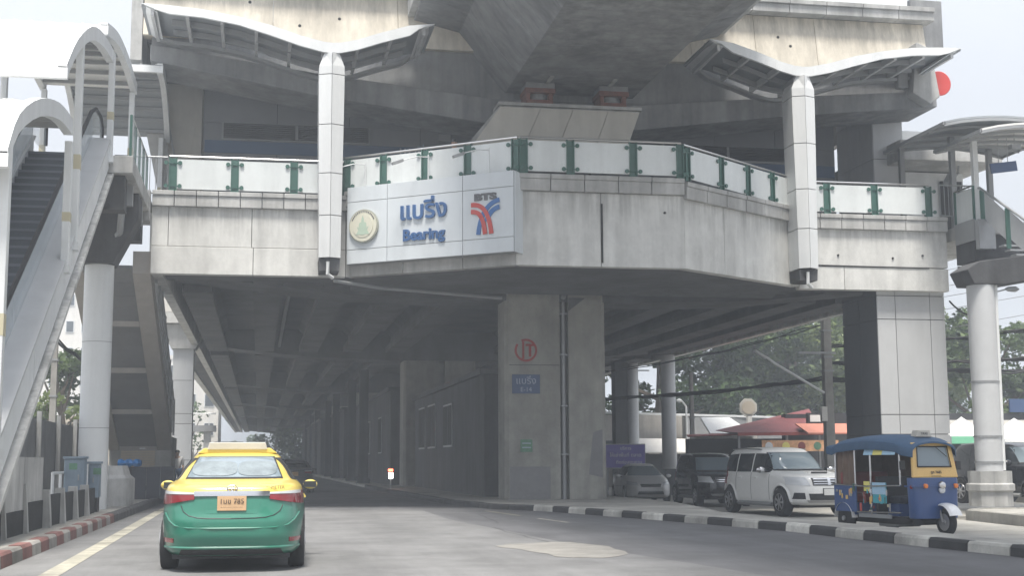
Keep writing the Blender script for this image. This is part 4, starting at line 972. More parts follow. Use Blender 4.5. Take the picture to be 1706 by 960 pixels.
def wheel(root, x, y, rad, w, zc=None, hub='rim'):
    zc = zc or rad; sg = 1 if x > 0 else -1
    prof = [(rad * .62, -w / 2), (rad * .93, -w / 2), (rad, -w / 2 + .03), (rad, w / 2 - .03), (rad * .93, w / 2), (rad * .62, w / 2)]
    ty = MB().lathe(prof, (x, y, zc), 26, 'x').build('tyre', 'rubber', root, smooth=True)
    MB().lathe([(rad * .63, -.01), (rad * .60, .012), (rad * .56, -.02)], (x + sg * w / 2, y, zc), 24, 'x').build('rim', hub, ty, smooth=True)
    sp_ = MB()
    for k in range(7):
        a = k * 2 * math.pi / 7; sp_.bar((x + sg * (w / 2 - .0), y, zc), (x + sg * (w / 2 - .006), y + math.cos(a) * rad * .58, zc + math.sin(a) * rad * .58), .05, .02, (1, 0, 0))
    sp_.lathe([(rad * .16, -.02), (rad * .12, .02)], (x + sg * w / 2, y, zc), 12, 'x').build('spokes', hub, ty)
def arch(root, sh, y, rad, zc, zb, m='black_plastic', lip=None):
    for sg in (-1, 1):
        base = sh.side(sg, y, zc + .1).x; mb = MB(); k = 20
        pts = [(y + rad * math.cos(math.pi * i / k), zc + rad * math.sin(math.pi * i / k)) for i in range(k + 1)]
        pts = [(pts[0][0], zb)] + pts + [(pts[-1][0], zb)]
        f_ = lambda p: abs(sh.side(sg, p[0], max(p[1], sh.t[0][0])).x)
        out = [(sg * (f_(p) + .006), p[0], p[1]) for p in pts]; inn = [(sg * (f_(p) - .16), p[0], p[1]) for p in pts]
        n = len(pts); mb.add(out + inn, [tuple(range(n)), tuple(range(2 * n - 1, n - 1, -1))] + [(i, (i + 1) % n, n + (i + 1) % n, n + i) for i in range(n)])
        mb.build('wheel_arch', m, root)
        if lip:
            mb = MB(); r0, r1 = rad, rad + .07
            rows = [[], [], []]
            for i in range(k + 1):
                a = math.pi * i / k
                for q, (rr, o) in enumerate(((r0, .004), (r0 + .01, .035), (r1, .004))):
                    yy_, zz = y + rr * math.cos(a), zc + rr * math.sin(a); rows[q].append((sg * (f_((yy_, zz)) + o), yy_, zz))
            mb.grid(rows).build('arch_lip', lip, root, smooth=True)
def mirror(root, x, y, z, m, sc=1.0):
    sg = 1 if x > 0 else -1; mb = MB(); rows = []
    for i in range(7):
        t = i / 6; k = math.sin(math.pi * (.12 + .76 * t)); rows.append([(x + sg * .11 * sc * math.cos(a) , y + (t - .5) * .14 * sc, z + .075 * sc * k * math.sin(a)) if False else (x + sg * .02 + .12 * sc * k * math.cos(a), y + (t - .5) * .15 * sc, z + .08 * sc * k * math.sin(a)) for a in [q * math.pi / 8 for q in range(16)]])
    mb.grid(rows, close=True); n = len(rows); mb.f.append(tuple(range(16))[::-1]); mb.f.append(tuple((n - 1) * 16 + q for q in range(16)))
    o = mb.build('wing_mirror', m, root, smooth=True)
    MB().bar((x - sg * .13, y, z - .03), (x - sg * .02, y, z - .02), .05, .04).build('mirror_arm', 'black_plastic', o)
    MB().box(x - .09 * sc, x + .12 * sc, y - .075 * sc - .006, y - .07 * sc, z - .05 * sc, z + .05 * sc).build('mirror_glass', 'car_glass', o)
    return o
def place(root, x, y, z, rz): root.location = (x, y, z); root.rotation_euler = (0, 0, rz)

# ---- taxi, seen from behind (forward +y)
def sedan(name, label, cat, low, high, split, taxi=False, group=None):
    t = thing(name, label, cat, group=group)
    sh = Shell([(.20, .78, -2.14, 2.12, 5), (.26, .845, -2.22, 2.24, 5), (.34, .872, -2.27, 2.29, 4.6), (.46, .885, -2.31, 2.32, 4.4), (.60, .888, -2.31, 2.31, 4.4), (.72, .886, -2.27, 2.25, 4.4), (.80, .88, -2.255, 2.08, 4.2),
                (.90, .868, -2.235, 1.78, 4.2), (.97, .85, -2.215, 1.38, 4.2), (1.015, .835, -2.19, 1.15, 4.2), (1.04, .815, -2.13, 1.08, 4.1), (1.065, .79, -1.95, 1.02, 4), (1.085, .765, -1.72, .97, 4), (1.12, .735, -1.60, .90, 4), (1.22, .675, -1.38, .66, 4), (1.32, .61, -1.12, .42, 3.8),
                (1.38, .565, -.92, .26, 3.6), (1.42, .525, -.72, .13, 3.4), (1.45, .46, -.5, .0, 3.0), (1.468, .36, -.34, -.12, 2.6), (1.476, .22, -.24, -.2, 2.3)])
    sh.body(.20, split, cap0=True).build('lower_body', low, t, smooth=True)
    sh.body(split, 1.476, .025, cap1=True).build('upper_body', high, t, smooth=True)
    MB().box(-.7, .7, -2.0, 2.0, .16, .21).build('underbody', 'black_plastic', t)
    P = sh.patch
    # rear window with its black edge and a pale sun reflection painted as patches on it
    P('B', [(-.60, 1.105), (.60, 1.105), (.485, 1.385), (-.485, 1.385)], .005).build('window_frame', 'black_plastic', t, smooth=True)
    rw = P('B', [(-.575, 1.12), (.575, 1.12), (.465, 1.372), (-.465, 1.372)], .011).build('rear_window', 'screen_glass' if taxi else 'car_glass', t, smooth=True)
    if taxi:
        for x0, x1 in ((-.53, .03), (.04, .52)):
            c = (x0 + x1) / 2; rws = []
            for rr in [1 - q / 6 for q in range(6)] + [.02]:
                rws.append([sh.end(-1, c + (x1 - x0) / 2 * rr * math.copysign(abs(math.cos(a)) ** .6, math.cos(a)), 1.225 + .092 * rr * math.copysign(abs(math.sin(a)) ** .6, math.sin(a))) + Vector((0, -.014, .013)) for a in [i * math.pi / 12 for i in range(24)]])
            MB().grid(rws, close=True).build('glass_reflection', 'glass_reflection', rw, smooth=True)
    for sd in 'RL':
        P(sd, [(-1.28, 1.09), (.78, 1.03), (.36, 1.36), (-.86, 1.37)], .004, 24).build('window_frame', 'black_plastic', t, smooth=True)
        P(sd, [(-.92, 1.09), (-.28, 1.07), (-.28, 1.345), (-.72, 1.345)], .010).build('side_window', 'car_glass', t, smooth=True)
        P(sd, [(-.22, 1.07), (.66, 1.04), (.30, 1.345), (-.22, 1.345)], .010).build('side_window', 'car_glass', t, smooth=True)
        P(sd, [(-1.5, .60), (1.3, .62), (1.3, .628), (-1.5, .608)], .004, 24, 1).build('door_crease', 'black_plastic', t)
        for y_ in (-.25, .72, -1.15): P(sd, [(y_, .3), (y_ + .012, .3), (y_ + .012, 1.0), (y_, 1.0)], .003, 1, 14).build('door_gap', 'black_plastic', t)
        for y_ in (-.45, .5): P(sd, [(y_, .84), (y_ + .2, .84), (y_ + .2, .87), (y_, .87)], .03, 4, 2, .03).build('door_handle', high, t)
    P('F', [(-.66, 1.02), (.66, 1.02), (.50, 1.37), (-.50, 1.37)], .008).build('windscreen', 'screen_glass' if not taxi else 'car_glass', t, smooth=True)
    # rear lights and trim
    for s_ in (-1, 1):
        P('B', [(s_ * .44, .87), (s_ * .845, .80), (s_ * .835, .965), (s_ * .44, .925)] if s_ > 0 else [(-.845, .80), (-.44, .87), (-.44, .925), (-.835, .965)], .014, 14, 6, .03).build('tail_light', 'lamp_red', t, smooth=True)
        P('B', [(s_ * .44, .928), (s_ * .80, .932), (s_ * .80, .972), (s_ * .44, .946)] if s_ > 0 else [(-.80, .932), (-.44, .928), (-.44, .946), (-.80, .972)], .020, 14, 3, .03).build('clear_lens', 'lamp_clear', t, smooth=True)
        P('B', [(s_ * .68, .36), (s_ * .82, .36), (s_ * .82, .41), (s_ * .68, .41)] if s_ > 0 else [(-.82, .36), (-.68, .36), (-.68, .41), (-.82, .41)], .01, 5, 2).build('reflector', 'lamp_red', t)
        q = [(.50, 2.0)]
        P('F', [(s_ * .46, .66), (s_ * .82, .68), (s_ * .80, .82), (s_ * .5, .76)] if s_ > 0 else [(-.82, .68), (-.46, .66), (-.5, .76), (-.80, .82)], .01, 10, 5).build('headlight', 'lamp_clear', t, smooth=True)
        mirror(t, s_ * .965, .72, 1.0, high, .85)
    P('B', [(-.44, .905), (.44, .905), (.44, .962), (-.44, .962)], .022, 20, 4, .03).build('chrome_strip', 'chrome', t, smooth=True)
    P('B', [(-.30, .70), (.30, .70), (.36, .895), (-.36, .895)], .002, 10, 4).build('plate_recess', low, t)
    # boot lid shut lines
    for s_ in (-1, 1):
        pts = [(s_ * .60, .80), (s_ * .57, .73), (s_ * .50, .68), (s_ * .40, .655), (s_ * .28, .648), (0, .645)]
        mb = MB(); mb.tube([sh.end(-1, a, b) + Vector((0, -.001, 0)) for a, b in pts], .006, 5).build('boot_shut_line', 'black_plastic', t)
        mb = MB(); mb.tube([sh.end(-1, s_ * .875 if False else s_ * .80, .70) + Vector((0, .0, 0))] + [sh.end(-1, s_ * x_, z_) for x_, z_ in ((.74, .62), (.66, .56), (.5, .535), (.25, .53), (0, .53))], .013, 6).build('bumper_crease', low, t, smooth=True)
    mb = MB(); mb.tube([sh.end(-1, x_ / 10, .30) for x_ in range(-8, 9)], .02, 6).build('bumper_lip', low, t, smooth=True)
    P('B', [(-.62, .215), (.62, .215), (.58, .285), (-.58, .285)], .008, 16, 3).build('lower_valance', 'black_plastic', t)
    pl = P('B', [(-.17, .735), (.17, .735), (.17, .905), (-.17, .905)], .022, 4, 3, .012).build('number_plate', 'plate', t)
    if taxi:
        yb_ = sh.end(-1, 0, .82).y - .030
        text('1มข 785', .085, 'ink', pl, (0, yb_, .845), (1, 0, 0), (0, 0, 1), .001, 'plate_lettering')
        text('กรุงเทพมหานคร', .04, 'ink', pl, (0, yb_, .77), (1, 0, 0), (0, 0, 1), .001, 'plate_lettering')
        text('TAXI-METER', .055, 'cloth_dark', t, (.47, sh.end(-1, .5, 1.0).y - .02, 1.008), (1, -.10, 0), (0, 0.1, 1), .001, 'boot_lettering')
        mb = MB(); cy = sh.end(-1, 0, 1.0).y - .012
        el = lambda a, b, w_: [[(a * q * math.cos(i * math.pi / 10), cy - (.008 if q == 1 else .014), 1.0 + b * q * math.sin(i * math.pi / 10)) for i in range(20)] for q in (1, w_)]
        mb.grid(el(.068, .045, .78), close=True).grid(el(.052, .017, .7), close=True).grid(el(.022, .042, .6), close=True).build('badge', 'chrome', t)
        rb = thing('taxi_roof_sign', 'cream rectangular taxi light box on the yellow roof', 'sign'); rb.parent = t; del rb['category']; del rb['label']
        MB().prism([(-.39, 1.475), (.39, 1.475), (.365, 1.575), (-.365, 1.575)], -.62, -.42, 'y').build('light_box', 'cream_wall', rb, bevel=.012)
        MB().prism([(-.52, 1.43), (.52, 1.43), (.43, 1.50), (-.43, 1.50)], -.60, -.40, 'y').build('mount', 'taxi_yellow', rb, bevel=.012)
        rb.name = 'roof_sign'
    for y_ in (-1.35, 1.35):
        arch(t, sh, y_, .36, .30, .2)
        for s_ in (-1, 1): wheel(t, s_ * .775, y_, .315, .20)
    return t
tx = sedan('taxi', 'yellow and green taxi sedan driving ahead in the left lane', 'taxi', 'taxi_green', 'taxi_yellow', .955, True)
place(tx, -.26, 18.95, 0, R(-1.0))
gc = sedan('grey_car', 'dark grey car far ahead under the bridge beyond the taxi', 'car', 'car_grey', 'car_grey', .955)
place(gc, 1.55, 62, 0, 0)

# ---- SUVs (forward +y in local space, turned to face the camera)
def suv(name, label, paint, k=1.0):
    t = thing(name, label, 'car')
    sh = Shell([(.30, .80, -2.28, 2.30, 5), (.36, .87, -2.36, 2.40, 5), (.46, .905, -2.40, 2.46, 4.8), (.62, .915, -2.42, 2.47, 4.6), (.80, .915, -2.42, 2.45, 4.4), (.95, .91, -2.40, 2.41, 4.2), (1.03, .90, -2.38, 2.33, 4), (1.09, .89, -2.36, 2.12, 4), (1.135, .875, -2.35, 1.55, 4), (1.175, .86, -2.33, 1.16, 4), (1.20, .85, -2.325, 1.08, 4),
                (1.30, .83, -2.30, .94, 4.2), (1.50, .78, -2.22, .68, 4.4), (1.64, .735, -2.12, .46, 4.4), (1.71, .70, -2.02, .32, 4.2), (1.76, .64, -1.88, .16, 3.8), (1.79, .52, -1.6, -.1, 3.2), (1.805, .3, -1.2, -.4, 2.6)])
    P = sh.patch
    sh.body(.30, 1.805, cap0=True, cap1=True).build('body', paint, t, smooth=True)
    MB().box(-.72, .72, -2.1, 2.1, .24, .31).build('underbody', 'black_plastic', t)
    P('F', [(-.74, 1.17), (.74, 1.17), (.62, 1.66), (-.62, 1.66)], .004, 14).build('window_frame', 'black_plastic', t, smooth=True)
    P('F', [(-.71, 1.19), (.71, 1.19), (.60, 1.645), (-.60, 1.645)], .009, 14).build('windscreen', 'screen_glass', t, smooth=True)
    P('B', [(-.66, 1.2), (.66, 1.2), (.58, 1.62), (-.58, 1.62)], .006).build('rear_window', 'car_glass', t, smooth=True)
    for sd, s_ in (('R', 1), ('L', -1)):
        for q in ([(-.12, 1.14), (.86, 1.13), (.44, 1.62), (-.12, 1.63)], [(-1.06, 1.14), (-.20, 1.14), (-.20, 1.63), (-1.06, 1.63)], [(-2.0, 1.16), (-1.14, 1.14), (-1.14, 1.63), (-1.82, 1.60)]):
            P(sd, q, .008).build('side_window', 'car_glass', t, smooth=True)
        for y_ in (.9, -.16, -1.10): P(sd, [(y_, .42), (y_ + .014, .42), (y_ + .014, 1.12), (y_, 1.12)], .003, 1, 14).build('door_gap', 'black_plastic', t)
        for y_ in (-.05, -1.0): P(sd, [(y_, .98), (y_ + .22, .98), (y_ + .22, 1.02), (y_, 1.02)], .035, 4, 2, .035).build('door_handle', paint, t)
        P(sd, [(-1.0, .30), (1.0, .30), (1.0, .36), (-1.0, .36)], .10, 14, 2, .12).build('side_step', 'steel_grey', t, bevel=.01)
        MB().tube([sh.side(s_, -1.7, 1.70) + Vector((0, 0, .05)), sh.side(s_, -.9, 1.70) + Vector((0, 0, .07)), sh.side(s_, .05, 1.70) + Vector((0, 0, .04))], .018, 6).build('roof_rail', 'rim', t, smooth=True)
        mirror(t, s_ * 1.02, .72, 1.2, 'chrome' if paint == 'car_white' else paint, 1.15)
        P('F', [(.50, .80), (.86, .82), (.85, 1.02), (.58, 1.0)] if s_ > 0 else [(-.86, .82), (-.50, .80), (-.58, 1.0), (-.85, 1.02)], .012, 12, 6, .02).build('headlight', 'lamp_clear', t, smooth=True)
        P('F', [(.62, .46), (.82, .46), (.80, .62), (.64, .62)] if s_ > 0 else [(-.82, .46), (-.62, .46), (-.64, .62), (-.80, .62)], .008, 6, 4).build('fog_lamp', 'black_plastic', t)
        P('B', [(.70, .8), (.85, .8), (.80, 1.25), (.70, 1.2)] if s_ > 0 else [(-.85, .8), (-.70, .8), (-.70, 1.2), (-.80, 1.25)], .01, 4, 8).build('tail_light', 'lamp_red', t)
    P('F', [(-.44, .80), (.44, .80), (.46, .99), (-.46, .99)], .008, 12, 4).build('grille', 'black_plastic', t)
    for z in (.83, .89, .95): P('F', [(-.42, z), (.42, z), (.42, z + .022), (-.42, z + .022)], .02, 12, 2, .03).build('grille_bar', 'chrome', t, smooth=True)
    for x in (0,): P('F', [(x - .04, .81), (x + .04, .81), (x + .04, .98), (x - .04, .98)], .026, 2, 4, .03).build('grille_bar', 'chrome', t)
    P('F', [(-.52, .42), (.52, .42), (.56, .60), (-.56, .60)], .008, 12, 4).build('lower_intake', 'black_plastic', t)
    P('F', [(-.55, .38), (.55, .38), (.6, .44), (-.6, .44)], .02, 12, 2).build('skid_plate', 'rim', t)
    yb_ = sh.end(1, 0, .6).y + .03
    MB().box(-.17, .17, yb_ - .012, yb_, .56, .72).build('number_plate', 'plate_white', t)
    MB().box(-.19, .19, yb_ - .02, yb_ - .013, .545, .735).build('plate_holder', 'black_plastic', t)
    MB().tube([(-.55, 1.28, 1.15), (.05, 1.13, 1.2)], .012, 5).build('wiper', 'black_plastic', t); MB().tube([(.05, 1.3, 1.14), (.6, 1.10, 1.21)], .012, 5).build('wiper', 'black_plastic', t)
    if paint == 'car_white':
        MB().prism([(-.28, 1.10), (.28, 1.10), (.24, 1.16), (-.24, 1.16)], 1.55, 1.95, 'y').build('bonnet_scoop', paint, t, bevel=.02)
        MB().box(-.23, .23, 1.952, 1.957, 1.105, 1.15).build('scoop_opening', 'slot', t)
    for y_ in (-1.5, 1.52):
        arch(t, sh, y_, .42, .37, .30, lip=paint)
        for s_ in (-1, 1): wheel(t, s_ * .82, y_, .37, .24)
    return t
def facing(root, x, y, z, a, sc=1): place(root, x, y, z, R(180 + a)); root.scale = (sc, sc, sc)
w1 = suv('white_suv', 'white seven seat SUV parked facing the camera behind the tuk-tuk', 'car_white'); facing(w1, 14.6, 36.45, -.2, 5.5, 1.04)
w2 = suv('black_suv', 'black SUV parked between the white SUV and the silver car', 'car_black'); facing(w2, 15.25, 44.7, -.2, -4.5, .98)
w3 = suv('black_van', 'black vehicle cut off at the right edge of the photo beside the round column', 'car_black'); facing(w3, 21.75, 36.2, -.0, 10, 1.0)
sv = sedan('silver_car', 'small silver car parked below the purple banner beside the pillar', 'car', 'car_silver', 'car_silver', .955); facing(sv, 14.3, 50.1, -.22, -6, .97)
# silver car front
P = None
for o in (sv,):
    shf = Shell([(.20, .78, -2.14, 2.12, 5), (.34, .872, -2.27, 2.29, 4.6), (.46, .885, -2.31, 2.32, 4.4), (.60, .888, -2.31, 2.31, 4.4), (.72, .886, -2.27, 2.25, 4.4), (.80, .88, -2.255, 2.08, 4.2), (1.0, .85, -2.2, 1.3, 4.2)])
sv.location = (0, 0, 0); sv.rotation_euler = (0, 0, 0); sv.scale = (1, 1, 1)
shf.patch('F', [(-.36, .60), (.36, .60), (.40, .70), (-.40, .70)], .02, 10, 4).build('grille', 'black_plastic', sv)
shf.patch('F', [(-.50, .33), (.50, .33), (.46, .44), (-.46, .44)], .02, 10, 4).build('lower_intake', 'black_plastic', sv)
shf.patch('F', [(-.34, .66), (.34, .66), (.34, .675), (-.34, .675)], .035, 10, 1, .03).build('grille_bar', 'chrome', sv)
facing(sv, 14.3, 50.1, -.22, -6, .97)

# ---- tuk-tuk (forward = -y in local space)
tk = thing('tuk_tuk', 'blue and yellow tuk-tuk with blue canvas roof and pale roof sign on the frontage road', 'tuk-tuk')
def rows_ring(zs, fn, N=28):
    return [[fn(2 * math.pi * k / N, z) for k in range(N)] for z in zs]
def cowl_ring(z, w, y0, y1, n=5, N=32):
    yc, h = (y0 + y1) / 2, (y1 - y0) / 2; out = []
    for k in range(N):
        a = 2 * math.pi * k / N; c, s_ = math.cos(a), math.sin(a)
        out.append((w * math.copysign(abs(c) ** (2 / n), c), yc + h * math.copysign(abs(s_) ** (2 / n), s_), z))
    return out
def loft(name, m, rows, parent, cap=True, **k):
    mb = MB().grid(rows, close=True); N = len(rows[0])
    if cap: mb.f.append(tuple(range(N))[::-1]); mb.f.append(tuple((len(rows) - 1) * N + q for q in range(N)))
    return mb.build(name, m, parent, smooth=True, **k)
loft('front_cowl', 'tuk_blue', [cowl_ring(z, w, -1.25, -.98) for z, w in ((.34, .50), (.36, .52), (.9, .54), (1.12, .545), (1.14, .54))], tk)
box('cowl_flange', 'tuk_blue', tk, -.555, .555, -1.275, -.96, .96, .99)
# windscreen surround
def fr_pts(i): return [(-.53 + i, 1.145 + i), (.53 - i, 1.145 + i), (.47 - i, 1.83 - i), (-.47 + i, 1.83 - i)]
o_ = [(-.535, 1.145), (.535, 1.145), (.46, 1.84), (-.46, 1.84)]; i_ = [(-.395, 1.36), (.395, 1.36), (.355, 1.76), (-.355, 1.76)]
def ytilt(z): return -1.24 + (z - 1.14) * .16
mb = MB()
V = [(x, ytilt(z), z) for x, z in o_] + [(x, ytilt(z), z) for x, z in i_] + [(x, ytilt(z) + .06, z) for x, z in o_] + [(x, ytilt(z) + .06, z) for x, z in i_]
F = []
for k in range(4):
    j = (k + 1) % 4; F += [(k, j, 4 + j, 4 + k), (8 + k, 12 + k, 12 + j, 8 + j), (k, 8 + k, 8 + j, j), (4 + k, 4 + j, 12 + j, 12 + k)]
mb.add(V, F).build('windscreen_surround', 'tuk_yellow', tk, bevel=.02)
MB().add([(x * 1.02, ytilt(z) + .02, z) for x, z in i_] + [(x * 1.02, ytilt(z) + .03, z) for x, z in i_], [(0, 1, 2, 3), (7, 6, 5, 4), (0, 4, 5, 1), (1, 5, 6, 2), (2, 6, 7, 3), (3, 7, 4, 0)]).build('windscreen', 'screen_glass', tk)
mb = MB(); pr4 = [(x, ytilt(z) - .008, z) for x, z in i_] + [(i_[0][0], ytilt(i_[0][1]) - .008, i_[0][1])]; mb.tube(pr4, .014, 5).build('rubber_seal', 'rubber', tk)
MB().tube([(.05, ytilt(1.77) - .02, 1.77), (.3, ytilt(1.5) - .02, 1.56)], .008, 5).build('wiper', 'rubber', tk)
text('ฎห 7685', .075, 'cloth_dark', tk, (.02, -1.232, 1.25), (1, 0, 0), (0, .16, 1), .002, 'front_lettering')
box('number_strip', 'ink', tk, -.1, .12, -1.252, -1.245, 1.172, 1.18)
MB().lathe([(.085, 0), (.085, -.03), (.07, -.06), (.03, -.07)], (.1, -1.26, .99), 18, 'y').build('headlamp', 'chrome', tk, smooth=True)
MB().lathe([(.07, 0), (.065, -.035), (.03, -.05)], (.1, -1.268, .90), 16, 'y').build('horn', 'lamp_clear', tk, smooth=True)
for x, m_ in ((-.27, 'lamp_orange'), (.44, 'lamp_orange')): MB().lathe([(.05, 0), (.045, -.04), (.02, -.05)], (x, -1.255, .98), 12, 'y').build('indicator', m_, tk, smooth=True)
MB().lathe([(.045, 0), (.04, -.04)], (-.52, -1.16, .96), 12, 'y').build('side_lamp', 'lamp_red', tk)
# front wheel, fork and fender
wheel_c = (.16, -1.30, .27)
ty = MB().lathe([(.17, -.06), (.25, -.06), (.27, -.03), (.27, .03), (.25, .06), (.17, .06)], wheel_c, 26, 'x').build('front_tyre', 'rubber', tk, smooth=True)
MB().lathe([(.17, -.062), (.16, -.03), (.06, -.04), (.05, -.08)], wheel_c, 22, 'x').build('rim', 'rim', ty, smooth=True)
for s_ in (-.09, .09): MB().tube([(wheel_c[0] + s_, -1.30, .27), (wheel_c[0] + s_, -1.14, .8)], .022, 8).build('fork', 'rim', tk, smooth=True)
rows = []
for i in range(13):
    a = R(20 + 135 * i / 12); rows.append([(wheel_c[0] + .15 * math.sin(b), -1.30 + (.33 + .05 * math.cos(b)) * -math.cos(a), .29 + (.31 + .05 * math.cos(b)) * math.sin(a)) for b in [R(-90 + 180 * j / 8) for j in range(9)]])
MB().grid(rows).build('front_fender', 'car_silver', tk, smooth=True)
# floor, chassis, bench, rear body
box('floor', 'black_plastic', tk, -.52, .52, -1.0, 1.45, .30, .36); box('chassis', 'black_plastic', tk, -.35, .35, -.9, 1.35, .2, .30)
box('engine', 'steel_grey', tk, -.3, .3, -.3, .35, .14, .40, bevel=.03)
box('driver_seat', 'cloth_dark', tk, -.28, .28, -.45, -.05, .62, .76, bevel=.03); box('seat_base', 'tuk_blue', tk, -.3, .3, -.42, -.02, .36, .61)
box('handlebar', 'chrome', tk, -.34, .34, -.84, -.80, 1.08, 1.11); MB().tube([(0, -.98, .6), (0, -.82, 1.1)], .02, 6).build('steering_stem', 'steel_grey', tk)
box('passenger_bench', 'cloth_red', tk, -.58, .58, .72, 1.2, .62, .80, bevel=.04); box('bench_back', 'cloth_red', tk, -.58, .58, 1.2, 1.34, .8, 1.25, bevel=.04)
box('bench_base', 'tuk_blue', tk, -.58, .58, .74, 1.3, .36, .61)
box('partition', 'shop_dark', tk, -.52, .52, .02, .08, .36, 1.16, bevel=.01)
for s_ in (-1, 1):
    box('rear_side_panel', 'tuk_blue', tk, min(s_ * .60, s_ * .64), max(s_ * .60, s_ * .64), .62, 1.45, .42, .98, bevel=.015)
    MB().tube([(s_ * .63, -.95, .99), (s_ * .64, .2, .96), (s_ * .65, 1.46, .99)], .018, 8).build('side_rail', 'chrome', tk, smooth=True)
    MB().tube([(s_ * .60, -.9, .45), (s_ * .62, .6, .43)], .018, 8).build('lower_rail', 'chrome', tk, smooth=True)
    for y_, z0 in ((-.9, .99), (.12, .4), (.68, .98), (1.42, .98)): MB().tube([(s_ * .60, y_, z0), (s_ * .60, y_, 1.80)], .02, 8).build('roof_post', 'chrome', tk, smooth=True)
    # wheel and arch
    for ob in (0,):
        ty = MB().lathe([(.17, -.07), (.25, -.07), (.275, -.03), (.275, .03), (.25, .07), (.17, .07)], (s_ * .56, 1.1, .275), 26, 'x').build('rear_tyre', 'rubber', tk, smooth=True)
        MB().lathe([(.17, s_ * .06), (.16, s_ * .04), (.06, s_ * .05), (.05, s_ * .1)], (s_ * .56, 1.1, .275), 22, 'x').build('rim', 'rim', ty, smooth=True)
    rows = []
    for i in range(11):
        a = R(180 * i / 10); rows.append([(s_ * xx, 1.1 + .34 * math.cos(a), .30 + .31 * math.sin(a)) for xx in (.44, .50, .655, .66)])
    MB().grid(rows).build('rear_fender', 'car_white', tk, smooth=True)
    box('mirror', 'black_plastic', tk, min(s_ * .60, s_ * .72), max(s_ * .60, s_ * .72), -1.1, -1.07, 1.3, 1.48, bevel=.01)
rng = random.Random(5)
cols = ['sticker_teal', 'cloth_red', 'chrome', 'sticker_yellow', 'poster', 'tuk_yellow', 'rim', 'logo_red', 'white_ink', 'tag_yellow', 'green_paint']
for s_ in (-1, 1):
    for i in range(44):
        y_ = rng.uniform(-.58, 1.38); z_ = rng.uniform(.40, .70) if i % 3 else rng.uniform(.7, .9)
        if .75 < y_ < 1.42 and z_ < .62: continue
        w_ = rng.uniform(.025, .08); h_ = rng.uniform(.04, .17); x_ = .60 + (.042 if y_ > .6 else 0)
        mb = MB().box(min(s_ * x_, s_ * (x_ + .02)), max(s_ * x_, s_ * (x_ + .02)), y_, y_ + w_, z_, z_ + h_)
        mb.build('side_ornament', cols[rng.randrange(len(cols))], tk, bevel=.01)
    MB().bar((s_ * .585, -.55, .36), (s_ * .585, .6, .36), .02, .08).build('side_board', 'steel_grey', tk)
MB().box(-.615, -.59, -.42, .05, .62, 1.04).build('teal_poster', 'sticker_teal', tk, bevel=.01)
MB().box(-.622, -.616, -.42, .05, .80, 1.04).build('poster_sky', 'sticker_blue', tk)
MB().box(-.615, -.59, .15, .36, .86, 1.06).build('yellow_sticker', 'sticker_yellow', tk)
# curtain at the rear and canvas roof
mb = MB(); rows = [[(-.56 + .03 * math.sin(i * 2.1), .70 + i * .075, z) for i in range(10)] for z in (.95, 1.3, 1.72)]; rows += [[(x - .02, y, z) for x, y, z in rw] for rw in rows[::-1]]
mb.grid(rows, close=False).build('side_curtain', 'curtain', tk, smooth=True)
box('far_curtain', 'curtain', tk, .57, .59, .3, 1.4, .98, 1.76)
box('rear_curtain', 'curtain', tk, -.57, .57, 1.40, 1.43, .98, 1.76)
rows = []
for i in range(15):
    y_ = lerp(-1.22, 1.62, i / 14); e = 1 - max(0, (i - 11) / 3) ** 2 * .5; k = math.sin(math.pi * min(1, (i + 1.5) / 4) / 2); w_ = .64 + .06 * min(1, i / 6); zt = (1.93 + .10 * math.sin(math.pi * i / 14)) - (.05 if i < 2 else 0)
    if i == 0: w_, zt = .52, 1.86
    rows.append([(w_ * math.sin(a), y_, zt - .21 * (1 - math.cos(a * .92)) * e - (.10 if abs(a) > 1.5 else 0) - (.07 * (i > 12))) for a in [R(-90 + 180 * j / 16) for j in range(17)]])
top = [[tuple(p) for p in rw] for rw in rows]
low = [[(x * .975, y, z - .035) for x, y, z in rw] for rw in rows]
mb = MB(); mb.grid(top); n0 = len(mb.v); mb.grid(low); m_ = 17; nR = 15
for j in range(m_ - 1): mb.f.append((j, j + 1, n0 + j + 1, n0 + j)); a = (nR - 1) * m_ + j; mb.f.append((a, a + 1, n0 + a + 1, n0 + a))
for i in range(nR - 1):
    for c in (0, m_ - 1): a = i * m_ + c; mb.f.append((a, a + m_, n0 + a + m_, n0 + a))
mb.build('canvas_roof', 'tuk_canvas', tk, smooth=True)
for s_ in (-1,):
    for y0_, y1_, m_ in ((-.82, -.38, 'sticker_blue'), (-.37, -.05, 'sticker_yellow'), (-.04, .28, 'sticker_blue')):
        MB().obox((s_ * .655, y0_, 1.60), (0, y1_ - y0_, .0), (.05, 0, .17), (.012, 0, 0)).build('advert_strip', m_, tk)
MB().prism([(-.19, 1.955), (.19, 1.955), (.14, 2.09), (-.14, 2.09)], -.92, -.72, 'y').build('roof_sign', 'cream_wall', tk, bevel=.012)
text('TAXI', .07, 'cloth_dark', tk, (0, -.925, 2.02), (1, 0, 0), (0, 0, 1), .002, 'sign_lettering')
place(tk, 13.05, 26.3, -.2, R(8.5))

